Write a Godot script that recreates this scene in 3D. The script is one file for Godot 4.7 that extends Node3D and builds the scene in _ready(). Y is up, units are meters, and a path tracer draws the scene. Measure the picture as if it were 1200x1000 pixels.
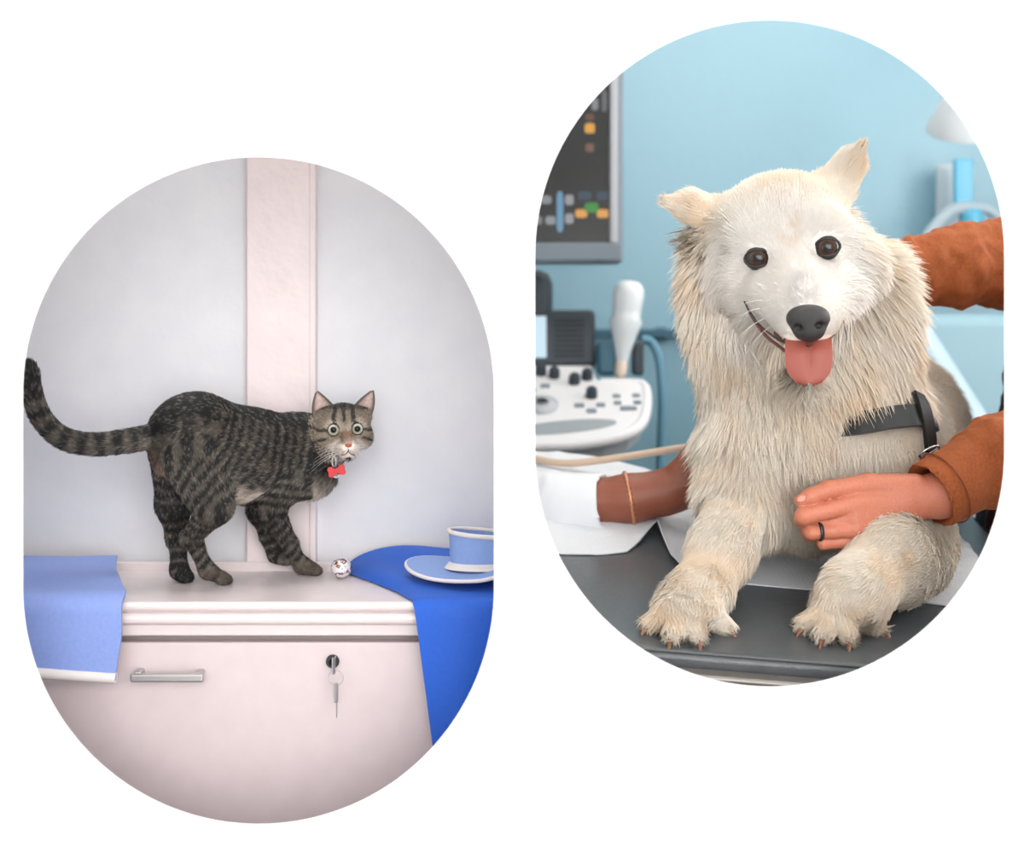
extends Node3D
# Two rooms seen through two rounded openings in a white collage border, built as a wall: a cat on a counter, a dog on an examination table.

const FOCAL := 1500.0      # focal length in pixels of the 1200 x 1000 frame
const EYE := Vector3(0, 1.15, 1.65)
const HORIZON := 420.0     # pixel row of the eye level (the lens is shifted)

var rng := RandomNumberGenerator.new()
var M := {}                # materials
var taken := {}            # names in use at the top level


func at(px: float, py: float, z: float) -> Vector3:   # a pixel of the photograph, at depth z, as a point in the place
	var d := EYE.z - z
	return Vector3((px - 600.0) / FOCAL * d, EYE.y - (py - HORIZON) / FOCAL * d, z)


func _ready() -> void:
	rng.seed = 7
	# ---- camera
	var cam := Camera3D.new()
	cam.name = "camera"
	cam.position = EYE
	cam.projection = Camera3D.PROJECTION_FRUSTUM
	cam.near = 0.05
	cam.far = 30.0
	cam.size = 1000.0 / FOCAL * cam.near
	cam.frustum_offset = Vector2(0, (HORIZON - 500.0) / FOCAL * cam.near)
	var lens := CameraAttributesPhysical.new()
	lens.frustum_focal_length = 50.0
	lens.exposure_aperture = 3.2
	lens.frustum_focus_distance = EYE.z + 0.03
	lens.frustum_near = 0.05
	lens.frustum_far = 30.0
	cam.attributes = lens
	add_child(cam)
	cam.current = true
	# ---- surroundings: a pale daylight outside the closed rooms; the window panes glow themselves
	var env := Environment.new()
	env.background_mode = Environment.BG_COLOR
	env.background_color = Color(0.93, 0.96, 1.0)
	env.background_energy_multiplier = 0.6
	env.tonemap_mode = Environment.TONE_MAPPER_LINEAR
	env.tonemap_exposure = 1.0
	env.sdfgi_enabled = true
	env.ssao_enabled = true
	env.ssil_enabled = true
	var world := WorldEnvironment.new()
	world.name = "surroundings"
	world.environment = env
	add_child(world)
	# ---- large lights, each just in front of an out-of-view window or lamp panel
	area_light("unseen_hall_window_light", Vector3(0.45, 1.45, 3.32), Vector3(0.05, 1.1, 0.2), Vector2(3.2, 2.3), Color(1.0, 0.985, 0.97), 10.5)  # out of view behind the viewer, placed to light the border and both openings
	area_light("added_niche_fill_light", Vector3(-0.42, 2.36, 0.0), Vector3(-0.42, 0.0, -0.02), Vector2(0.8, 0.30), Color(1.0, 0.985, 0.97), 0.5)  # added fill for the shallow niche
	area_light("unseen_clinic_window_light", Vector3(1.73, 1.75, -0.38), Vector3(0.0, 1.75, -0.38), Vector2(0.9, 1.2), Color(1.0, 0.985, 0.97), 1.7)  # out of view, placed to lighten the right of the blue wall
	area_light("added_clinic_fill_light", Vector3(0.55, 2.43, -1.2), Vector3(0.55, 0.0, -1.2), Vector2(1.2, 0.6), Color(1.0, 0.98, 0.95), 0.5)  # added fill for the blue wall
	area_light("unseen_table_ceiling_light", Vector3(0.5, 2.43, -0.25), Vector3(0.5, 0.0, -0.25), Vector2(0.9, 0.4), Color(1.0, 0.975, 0.94), 0.62)  # out of view, placed to light the dog from above
	make_materials()
	build_shell()
	build_cat_furniture()
	build_cat()
	build_clinic()
	build_table()
	build_dog()
	build_people()


# ------------------------------------------------------------------ helpers
func area_light(called: String, pos: Vector3, target: Vector3, size: Vector2, c: Color, energy: float) -> void:
	var l := AreaLight3D.new()
	l.name = called
	l.area_size = size
	l.area_normalize_energy = true
	l.light_color = c
	l.light_energy = energy
	l.shadow_enabled = true
	l.area_range = 12.0
	l.area_attenuation = 2.0
	add_child(l)
	var up := Vector3.FORWARD if absf((target - pos).normalized().y) > 0.98 else Vector3.UP
	l.look_at_from_position(pos, target, up)


func lin(r: float, g: float, b: float) -> Color:      # a colour measured in 0..255 as linear values
	return Color(r / 255.0, g / 255.0, b / 255.0).srgb_to_linear()


func rgb8(r: float, g: float, b: float) -> Color:
	return Color(r / 255.0, g / 255.0, b / 255.0)


func mat(called: String, c: Color, rough := 0.6, metal := 0.0) -> StandardMaterial3D:
	var m := StandardMaterial3D.new()
	m.resource_name = called
	m.albedo_color = c
	m.roughness = rough
	m.metallic = metal
	M[called] = m
	return m


func noise_tex(freq: float, a: Color, b: Color, seed_n: int, size := 512, octaves := 4, normal := false, strength := 4.0, type := FastNoiseLite.TYPE_SIMPLEX_SMOOTH) -> NoiseTexture2D:
	var n := FastNoiseLite.new()
	n.noise_type = type
	n.seed = seed_n
	n.frequency = freq
	n.fractal_octaves = octaves
	var t := NoiseTexture2D.new()
	t.width = size
	t.height = size
	t.seamless = true
	t.noise = n
	if normal:
		t.as_normal_map = true
		t.bump_strength = strength
	else:
		var g := Gradient.new()
		g.set_color(0, a)
		g.set_color(1, b)
		t.color_ramp = g
	return t


func triplanar(m: StandardMaterial3D, scale_: float, tex: Texture2D = null, nrm: Texture2D = null, nscale := 0.5) -> void:
	m.uv1_triplanar = true
	m.uv1_world_triplanar = true
	m.uv1_scale = Vector3.ONE * scale_
	if tex:
		m.albedo_texture = tex
	if nrm:
		m.normal_enabled = true
		m.normal_texture = nrm
		m.normal_scale = nscale


func numbered(called: String) -> String:
	taken[called] = taken.get(called, -1) + 1
	return called if taken[called] == 0 else "%s_%03d" % [called, taken[called]]


func thing(called: String, label: String, category: String, pos := Vector3.ZERO, group := "") -> Node3D:
	var o := Node3D.new()
	o.name = numbered(called)
	o.position = pos
	o.set_meta("label", label)
	o.set_meta("category", category)
	if group:
		o.set_meta("group", group)
	add_child(o)
	return o


func structure(o: Node3D, label: String) -> Node3D:
	o.set_meta("kind", "structure")
	o.set_meta("label", label)
	return o


class Shape:     # collects triangles with normals; every face is turned to agree with its normals at the end
	var v := PackedVector3Array()
	var n := PackedVector3Array()
	var c := PackedColorArray()
	var uv := PackedVector2Array()
	var ix := PackedInt32Array()
	var tint := Color.WHITE
	var colored := false
	var uved := false

	func vert(p: Vector3, nn: Vector3, t := Vector2.ZERO) -> int:
		v.append(p)
		n.append(nn)
		c.append(tint)
		uv.append(t)
		return v.size() - 1

	func tri(a: int, b: int, d: int) -> void:
		ix.append(a); ix.append(b); ix.append(d)

	func quad(a: int, b: int, d: int, e: int) -> void:
		tri(a, b, d)
		tri(a, d, e)

	func flat(pts: Array) -> void:                       # a convex flat polygon
		var nn: Vector3 = (pts[1] - pts[0]).cross(pts[2] - pts[0]).normalized()
		var first := v.size()
		for p in pts:
			vert(p, nn)
		for i in range(1, pts.size() - 1):
			tri(first, first + i, first + i + 1)

	func rbox(center: Vector3, size: Vector3, r: float, b := Basis.IDENTITY, seg := 2) -> Shape:   # a box with rounded edges
		var h := size * 0.5 - Vector3.ONE * r
		var ths := []
		for q in 4:
			for i in seg + 1:
				ths.append([deg_to_rad(90.0 * (q + float(i) / seg)), 1.0 if q == 0 or q == 3 else -1.0, 1.0 if q < 2 else -1.0])
		var rows := []
		for s in 2:
			for i in seg + 1:
				var ph := deg_to_rad(-90.0 + 90.0 * (s + float(i) / seg))
				var row := []
				for t in ths:
					var nn := Vector3(cos(ph) * cos(t[0]), sin(ph), cos(ph) * sin(t[0]))
					var p := Vector3(t[1] * h.x, (-h.y if s == 0 else h.y), t[2] * h.z) + nn * r
					row.append(vert(center + b * p, b * nn, Vector2(p.x + p.z, p.y)))
				rows.append(row)
		for i in rows.size() - 1:
			for j in ths.size():
				var k: int = (j + 1) % ths.size()
				quad(rows[i][j], rows[i][k], rows[i + 1][k], rows[i + 1][j])
		for row in [rows[0], rows[-1]]:
			for j in range(1, ths.size() - 1):
				tri(row[0], row[j], row[j + 1])
		return self

	func grid(pts: Array, nu: int, nv: int, closed_u := false, closed_v := false, flip := false) -> Shape:   # pts[i * nv + j], smooth normals
		var first := v.size()
		var nrm := []
		nrm.resize(nu * nv)
		for i in nu:
			for j in nv:
				var i0 := i - 1
				var i1 := i + 1
				if closed_u:
					i0 = (i0 + nu) % nu
					i1 = i1 % nu
				else:
					i0 = maxi(i0, 0)
					i1 = mini(i1, nu - 1)
				var j0 := j - 1
				var j1 := j + 1
				if closed_v:
					j0 = (j0 + nv) % nv
					j1 = j1 % nv
				else:
					j0 = maxi(j0, 0)
					j1 = mini(j1, nv - 1)
				var nn: Vector3 = (pts[i1 * nv + j] - pts[i0 * nv + j]).cross(pts[i * nv + j1] - pts[i * nv + j0])
				if flip:
					nn = -nn
				vert(pts[i * nv + j], nn.normalized() if nn.length() > 1e-12 else Vector3.UP, Vector2(float(i) / maxi(nu - 1, 1), float(j) / maxi(nv - 1, 1)))
		for i in (nu if closed_u else nu - 1):
			for j in (nv if closed_v else nv - 1):
				var a := (i + 1) % nu
				var b := (j + 1) % nv
				quad(first + i * nv + j, first + a * nv + j, first + a * nv + b, first + i * nv + b)
		return self

	func sheet(pts: Array, nu: int, nv: int, thick: float) -> Shape:       # a cloth-like sheet with a real thickness and closed edges
		var top := Shape.new()
		top.grid(pts, nu, nv)
		var low := []
		for i in pts.size():
			low.append(pts[i] - top.n[i] * thick)
		grid(pts, nu, nv)
		grid(low, nu, nv, false, false, true)
		var ring := []
		for i in nu:
			ring.append(i * nv)
		for j in range(1, nv):
			ring.append((nu - 1) * nv + j)
		for i in range(nu - 2, -1, -1):
			ring.append(i * nv + nv - 1)
		for j in range(nv - 2, 0, -1):
			ring.append(j)
		var mid := Vector3.ZERO
		for q in ring:
			mid += pts[q]
		mid /= ring.size()
		for q in ring.size():
			var a: int = ring[q]
			var b: int = ring[(q + 1) % ring.size()]
			var side: Vector3 = (pts[b] - pts[a]).cross(top.n[a]).normalized()
			if side.dot(pts[a] - mid) < 0.0:
				side = -side
			quad(vert(pts[a], side), vert(pts[b], side), vert(low[b], side), vert(low[a], side))
		return self

	func tube(path: Array, radii: Array, sides := 10, caps := true, flatten := 1.0, up := Vector3.UP) -> Shape:
		var count := path.size()
		var prev := Vector3.ZERO
		var rings := []
		var dirs := []
		for i in count:
			var d: Vector3 = (path[mini(i + 1, count - 1)] - path[maxi(i - 1, 0)]).normalized()
			dirs.append(d)
			var side: Vector3 = prev - d * prev.dot(d) if i else d.cross(up)
			if side.length() < 1e-5:
				side = d.cross(Vector3.RIGHT)
			side = side.normalized()
			prev = side
			var other := side.cross(d)
			var r: float = radii[mini(i, radii.size() - 1)]
			var row := []
			for k in sides:
				var t := TAU * k / sides
				var nn := (side * cos(t) * flatten + other * sin(t)).normalized()
				row.append(vert(path[i] + side * cos(t) * r + other * sin(t) * r * flatten, nn, Vector2(float(k) / sides, float(i) / count)))
			rings.append(row)
		for i in count - 1:
			for k in sides:
				var q := (k + 1) % sides
				quad(rings[i][k], rings[i][q], rings[i + 1][q], rings[i + 1][k])
		if caps:
			for e in [0, count - 1]:
				var nn: Vector3 = dirs[e] * (-1.0 if e == 0 else 1.0)
				var mid := vert(path[e], nn)
				var first := v.size()
				for k in sides:
					vert(v[rings[e][k]], nn)
				for k in sides:
					tri(mid, first + k, first + (k + 1) % sides)
		return self

	func lathe(profile: Array, base: Transform3D, sides := 24, sx := 1.0) -> Shape:    # profile of Vector2(radius, height), hard where a point repeats
		var pts := []
		var runs := []
		var run := []
		for i in profile.size():
			if i and profile[i].distance_to(profile[i - 1]) < 1e-7:
				runs.append(run)
				run = []
			run.append(profile[i])
		runs.append(run)
		for rr in runs:
			if rr.size() < 2:
				continue
			pts = []
			for p in rr:
				for k in sides:
					var t: float = TAU * k / sides
					pts.append(base * Vector3(cos(t) * p.x * sx, p.y, sin(t) * p.x))
			# pick the side the normals face: outwards on a profile that runs upwards
			grid(pts, rr.size(), sides, false, true, true)
		return self

	func ball(center: Vector3, r: Vector3, b := Basis.IDENTITY, nu := 12, nv := 20) -> Shape:
		var first := v.size()
		for i in nu + 1:
			var ph := PI * (float(i) / nu - 0.5)
			for j in nv:
				var t := TAU * j / nv
				var u := Vector3(cos(ph) * cos(t), sin(ph), cos(ph) * sin(t))
				vert(center + b * (u * r), (b * (u / r)).normalized(), Vector2(float(j) / nv, float(i) / nu))
		for i in nu:
			for j in nv:
				var q := (j + 1) % nv
				quad(first + i * nv + j, first + i * nv + q, first + (i + 1) * nv + q, first + (i + 1) * nv + j)
		return self

	func prism(poly: PackedVector2Array, base: Transform3D, depth: float) -> Shape:    # an outline in x and y, pushed out along z
		var tris := Geometry2D.triangulate_polygon(poly)
		for s in 2:
			var first := v.size()
			for p in poly:
				vert(base * Vector3(p.x, p.y, depth * s), base.basis.z.normalized() * (1.0 if s else -1.0), p)
			for i in range(0, tris.size(), 3):
				tri(first + tris[i], first + tris[i + 1], first + tris[i + 2])
		var area := 0.0
		for i in poly.size():
			area += poly[i].cross(poly[(i + 1) % poly.size()])
		for i in poly.size():
			var a := poly[i]
			var b := poly[(i + 1) % poly.size()]
			var nn: Vector3 = (base.basis * Vector3((b - a).y, -(b - a).x, 0) * (1.0 if area > 0.0 else -1.0)).normalized()
			quad(vert(base * Vector3(a.x, a.y, 0), nn), vert(base * Vector3(b.x, b.y, 0), nn), vert(base * Vector3(b.x, b.y, depth), nn), vert(base * Vector3(a.x, a.y, depth), nn))
		return self

	func mesh() -> ArrayMesh:
		for i in range(0, ix.size(), 3):
			var a := ix[i]
			var b := ix[i + 1]
			var d := ix[i + 2]
			if (v[d] - v[a]).cross(v[b] - v[a]).dot(n[a] + n[b] + n[d]) < 0.0:
				ix[i + 1] = d
				ix[i + 2] = b
		var arr := []
		arr.resize(Mesh.ARRAY_MAX)
		arr[Mesh.ARRAY_VERTEX] = v
		arr[Mesh.ARRAY_NORMAL] = n
		if colored:
			arr[Mesh.ARRAY_COLOR] = c
		if uved:
			arr[Mesh.ARRAY_TEX_UV] = uv
		arr[Mesh.ARRAY_INDEX] = ix
		var m := ArrayMesh.new()
		m.add_surface_from_arrays(Mesh.PRIMITIVE_TRIANGLES, arr)
		return m


func put(s: Shape, called: String, material: Material, parent: Node3D = self) -> MeshInstance3D:    # one named mesh
	var o := MeshInstance3D.new()
	o.name = numbered(called) if parent == self else called
	o.mesh = s.mesh()
	o.material_override = material
	parent.add_child(o, true)
	return o


func tag(o: Node3D, label: String, category: String, group := "") -> Node3D:
	o.set_meta("label", label)
	o.set_meta("category", category)
	if group:
		o.set_meta("group", group)
	return o


func smooth(points: Array, steps := 6) -> Array:      # a smooth curve through points
	var out := []
	for i in points.size() - 1:
		var a: Vector3 = points[maxi(i - 1, 0)]
		var b: Vector3 = points[i]
		var c: Vector3 = points[i + 1]
		var d: Vector3 = points[mini(i + 2, points.size() - 1)]
		for k in steps:
			out.append(b.cubic_interpolate(c, a, d, float(k) / steps))
	out.append(points[-1])
	return out


class Field:      # a body as a smooth union of tapered capsules and ellipsoids, meshed as surface nets
	var kind := PackedInt32Array()     # 0 capsule, 1 ellipsoid; +2 cuts away
	var a := PackedVector3Array()
	var ba := PackedVector3Array()
	var il := PackedFloat32Array()
	var ra := PackedFloat32Array()
	var dr := PackedFloat32Array()
	var inv: Array[Basis] = []
	var rad := PackedVector3Array()
	var kk := PackedFloat32Array()
	var reach := PackedFloat32Array()
	var vv := PackedVector3Array()
	var nn := PackedVector3Array()
	var ix := PackedInt32Array()

	func capsule(p: Vector3, q: Vector3, r0: float, r1: float, k := 0.02, cut := false) -> void:
		kind.append(2 if cut else 0)
		a.append(p)
		ba.append(q - p)
		il.append(1.0 / maxf((q - p).length_squared(), 1e-9))
		ra.append(r0)
		dr.append(r1 - r0)
		inv.append(Basis.IDENTITY)
		rad.append(Vector3.ONE)
		kk.append(k)
		reach.append((q - p).length() * 0.5 + maxf(r0, r1))

	func chain(pts: Array, rs: Array, k := 0.02) -> void:
		for i in pts.size() - 1:
			capsule(pts[i], pts[i + 1], rs[i], rs[i + 1], k)

	func blob(p: Vector3, r: Vector3, b := Basis.IDENTITY, k := 0.02, cut := false) -> void:
		kind.append(3 if cut else 1)
		a.append(p)
		ba.append(Vector3.ZERO)
		il.append(0.0)
		ra.append(0.0)
		dr.append(0.0)
		inv.append(b.inverse())
		rad.append(r)
		kk.append(k)
		reach.append(maxf(r.x, maxf(r.y, r.z)))

	func value(p: Vector3, use: PackedInt32Array) -> float:
		var d := 1.0
		for i in use:
			var di: float
			var kd := kind[i]
			if kd & 1 == 0:
				var pa := p - a[i]
				var h := clampf(pa.dot(ba[i]) * il[i], 0.0, 1.0)
				di = (pa - ba[i] * h).length() - ra[i] - dr[i] * h
			else:
				var u: Vector3 = (inv[i] * (p - a[i])) / rad[i]
				var k0 := u.length()
				var k1 := (u / rad[i]).length()
				di = k0 * (k0 - 1.0) / maxf(k1, 1e-6)
			var k := kk[i]
			if kd < 2:
				var h2 := maxf(k - absf(d - di), 0.0) / k
				d = minf(d, di) - h2 * h2 * k * 0.25
			else:
				di = -di
				var h3 := maxf(k - absf(d - di), 0.0) / k
				d = maxf(d, di) + h3 * h3 * k * 0.25
		return d

	func build(cell: float) -> void:
		var lo := Vector3.ONE * 1e6
		var hi := -lo
		for i in a.size():
			if kind[i] >= 2:
				continue
			var r := maxf(ra[i], ra[i] + dr[i]) if kind[i] == 0 else maxf(rad[i].x, maxf(rad[i].y, rad[i].z))
			for p in [a[i], a[i] + ba[i]]:
				lo = lo.min(p - Vector3.ONE * (r + 0.01))
				hi = hi.max(p + Vector3.ONE * (r + 0.01))
		var bs := 6
		var nb := Vector3i(((hi - lo) / (cell * bs)).ceil()) + Vector3i.ONE
		var nx := nb.x * bs + 1
		var ny := nb.y * bs + 1
		var nz := nb.z * bs + 1
		var sx := 1
		var sy := nx
		var sz := nx * ny
		var g := PackedFloat32Array()
		g.resize(nx * ny * nz)
		g.fill(1.0)
		var done := PackedByteArray()
		done.resize(nx * ny * nz)
		var blocks: Array[Vector3i] = []
		var half := cell * bs * 0.5
		var br := half * 1.7321
		for bz in nb.z:
			for by in nb.y:
				for bx in nb.x:
					var mid := lo + Vector3(bx, by, bz) * cell * bs + Vector3.ONE * half
					var use := PackedInt32Array()
					var near := false
					for i in a.size():
						var c := a[i] + ba[i] * 0.5
						if mid.distance_to(c) > reach[i] + br + kk[i] + 0.004:
							continue
						use.append(i)
						if kind[i] < 2:
							near = true
					if not near:
						continue
					if absf(value(mid, use)) > br * 1.6 + 0.01:
						# deep inside or far outside: only the sign matters
						if value(mid, use) < 0.0:
							for z in range(bz * bs, bz * bs + bs + 1):
								for y in range(by * bs, by * bs + bs + 1):
									for x in range(bx * bs, bx * bs + bs + 1):
										var w := x + y * sy + z * sz
										if not done[w]:
											g[w] = -1.0
						continue
					blocks.append(Vector3i(bx, by, bz))
					for z in range(bz * bs, bz * bs + bs + 1):
						for y in range(by * bs, by * bs + bs + 1):
							for x in range(bx * bs, bx * bs + bs + 1):
								var w2 := x + y * sy + z * sz
								if not done[w2]:
									done[w2] = 1
									g[w2] = value(lo + Vector3(x, y, z) * cell, use)
		var id := {}
		var off := [0, sx, sy, sx + sy, sz, sx + sz, sy + sz, sx + sy + sz]
		var pos := [Vector3(0, 0, 0), Vector3(1, 0, 0), Vector3(0, 1, 0), Vector3(1, 1, 0), Vector3(0, 0, 1), Vector3(1, 0, 1), Vector3(0, 1, 1), Vector3(1, 1, 1)]
		var edges := [[0, 1], [2, 3], [4, 5], [6, 7], [0, 2], [1, 3], [4, 6], [5, 7], [0, 4], [1, 5], [2, 6], [3, 7]]
		for b in blocks:
			for z in range(b.z * bs, b.z * bs + bs):
				for y in range(b.y * bs, b.y * bs + bs):
					for x in range(b.x * bs, b.x * bs + bs):
						var w := x + y * sy + z * sz
						var s := 0
						for k in 8:
							if g[w + off[k]] < 0.0:
								s += 1
						if s == 0 or s == 8:
							continue
						var sum := Vector3.ZERO
						var cnt := 0
						for e in edges:
							var p := g[w + off[e[0]]]
							var q := g[w + off[e[1]]]
							if (p < 0.0) != (q < 0.0):
								sum += pos[e[0]].lerp(pos[e[1]], p / (p - q))
								cnt += 1
						var grad := Vector3(
							g[w + off[1]] + g[w + off[3]] + g[w + off[5]] + g[w + off[7]] - g[w] - g[w + off[2]] - g[w + off[4]] - g[w + off[6]],
							g[w + off[2]] + g[w + off[3]] + g[w + off[6]] + g[w + off[7]] - g[w] - g[w + off[1]] - g[w + off[4]] - g[w + off[5]],
							g[w + off[4]] + g[w + off[5]] + g[w + off[6]] + g[w + off[7]] - g[w] - g[w + off[1]] - g[w + off[2]] - g[w + off[3]])
						id[w] = vv.size()
						vv.append(lo + (Vector3(x, y, z) + sum / cnt) * cell)
						nn.append(grad.normalized())
		var steps := [[sx, sy, sz], [sy, sz, sx], [sz, sx, sy]]
		for w in id:
			var here: bool = g[w] < 0.0
			for st in steps:
				var there: bool = g[w + st[0]] < 0.0
				if here == there:
					continue
				var i1: int = id.get(w - st[1], -1)
				var i2: int = id.get(w - st[2], -1)
				var i3: int = id.get(w - st[1] - st[2], -1)
				if i1 < 0 or i2 < 0 or i3 < 0:
					continue
				var i0: int = id[w]
				ix.append_array(PackedInt32Array([i0, i1, i3, i0, i3, i2]))

	func shape(paint = null) -> Shape:
		var s := Shape.new()
		s.v = vv
		s.n = nn
		s.ix = ix
		s.uv.resize(vv.size())
		s.c.resize(vv.size())
		s.c.fill(Color.WHITE)
		if paint is Callable:
			s.colored = true
			for i in vv.size():
				s.c[i] = paint.call(vv[i], nn[i])
		return s


# ------------------------------------------------------------------ materials
func make_materials() -> void:
	var plaster := noise_tex(0.02, Color.WHITE, Color.WHITE, 3, 512, 5, true, 6.0)
	var fine := noise_tex(0.12, Color.WHITE, Color.WHITE, 5, 512, 3, true, 5.0)
	var m := mat("white_paint", rgb8(248, 248, 248), 0.85)
	m = mat("grey_wall_paint", rgb8(224, 224, 227), 0.7)
	triplanar(m, 2.2, noise_tex(0.012, Color(0.972, 0.975, 0.985), Color(1, 1, 1), 11, 512, 4), plaster, 0.06)
	m = mat("pillar_paint", rgb8(236, 223, 223), 0.6)
	triplanar(m, 2.0, noise_tex(0.01, Color(0.97, 0.965, 0.965), Color(1, 1, 1), 12, 512, 3), plaster, 0.15)
	m = mat("blue_wall_paint", rgb8(140, 184, 202), 0.42)
	m.metallic_specular = 0.9
	triplanar(m, 1.5, null, plaster, 0.1)
	m = mat("ceiling_paint", rgb8(240, 240, 238), 0.9)
	m = mat("floor_vinyl", rgb8(196, 192, 188), 0.5)
	triplanar(m, 1.0, noise_tex(0.05, Color(0.9, 0.9, 0.9), Color(1, 1, 1), 15, 512, 5))
	m = mat("window_frame_paint", rgb8(238, 238, 236), 0.5)
	m = mat("unseen_window_pane_glow", rgb8(230, 236, 240), 0.4)  # glowing panes of the two windows out of view
	m.emission_enabled = true
	m.emission = rgb8(235, 242, 250)
	m.emission_energy_multiplier = 1.1
	m = mat("unseen_lamp_diffuser_glow", rgb8(240, 240, 238), 0.5)  # glowing diffusers of the ceiling panels out of view
	m.emission_enabled = true
	m.emission = rgb8(255, 250, 242)
	m.emission_energy_multiplier = 1.1
	m = mat("worktop_lacquer", rgb8(232, 221, 221), 0.3)
	triplanar(m, 3.0, noise_tex(0.02, Color(0.975, 0.968, 0.968), Color(1, 1, 1), 17, 512, 4))
	m = mat("cabinet_lacquer", rgb8(217, 202, 204), 0.5)
	triplanar(m, 3.0, noise_tex(0.015, Color(0.98, 0.975, 0.975), Color(1, 1, 1), 19, 512, 3))
	mat("carcass", rgb8(160, 148, 145), 0.6)
	mat("brushed_steel", rgb8(190, 188, 188), 0.35, 0.9)
	mat("chrome", rgb8(205, 207, 210), 0.16, 1.0)
	mat("dark_metal", rgb8(70, 72, 76), 0.35, 0.8)
	mat("key_steel", rgb8(196, 192, 192), 0.3, 0.8)
	m = mat("pale_blue_cloth", rgb8(138, 160, 222), 0.7)
	triplanar(m, 9.0, noise_tex(0.03, Color(0.94, 0.95, 0.97), Color(1, 1, 1), 23), fine, 0.35)
	m.rim_enabled = true
	m.rim = 0.3
	m = mat("royal_blue_cloth", rgb8(18, 92, 202), 0.6)
	triplanar(m, 9.0, noise_tex(0.03, Color(0.9, 0.93, 0.97), Color(1, 1, 1), 24), fine, 0.3)
	m.rim_enabled = true
	m.rim = 0.35
	m = mat("light_blue_cloth", rgb8(140, 168, 222), 0.65)
	triplanar(m, 9.0, noise_tex(0.03, Color(0.95, 0.96, 0.97), Color(1, 1, 1), 25), fine, 0.3)
	m = mat("white_piping", rgb8(224, 218, 216), 0.7)
	m = mat("lining_cloth", rgb8(206, 196, 192), 0.8)


# ------------------------------------------------------------------ walls, floor, ceiling, windows
func wall_box(called: String, lo: Vector3, hi: Vector3, m: Material, label: String) -> void:
	structure(put(Shape.new().rbox((lo + hi) * 0.5, hi - lo, 0.004, Basis.IDENTITY, 1), called, m), label)


func capsule_radius(dir: Vector2, r: float, h: float) -> float:      # from the middle of an upright capsule outline to its edge
	if absf(dir.x) > 1e-6:
		var t := r / absf(dir.x)
		if absf(dir.y) * t <= h:
			return t
	var b := absf(dir.y) * h
	return b + sqrt(maxf(b * b - h * h + r * r, 0.0))


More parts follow.
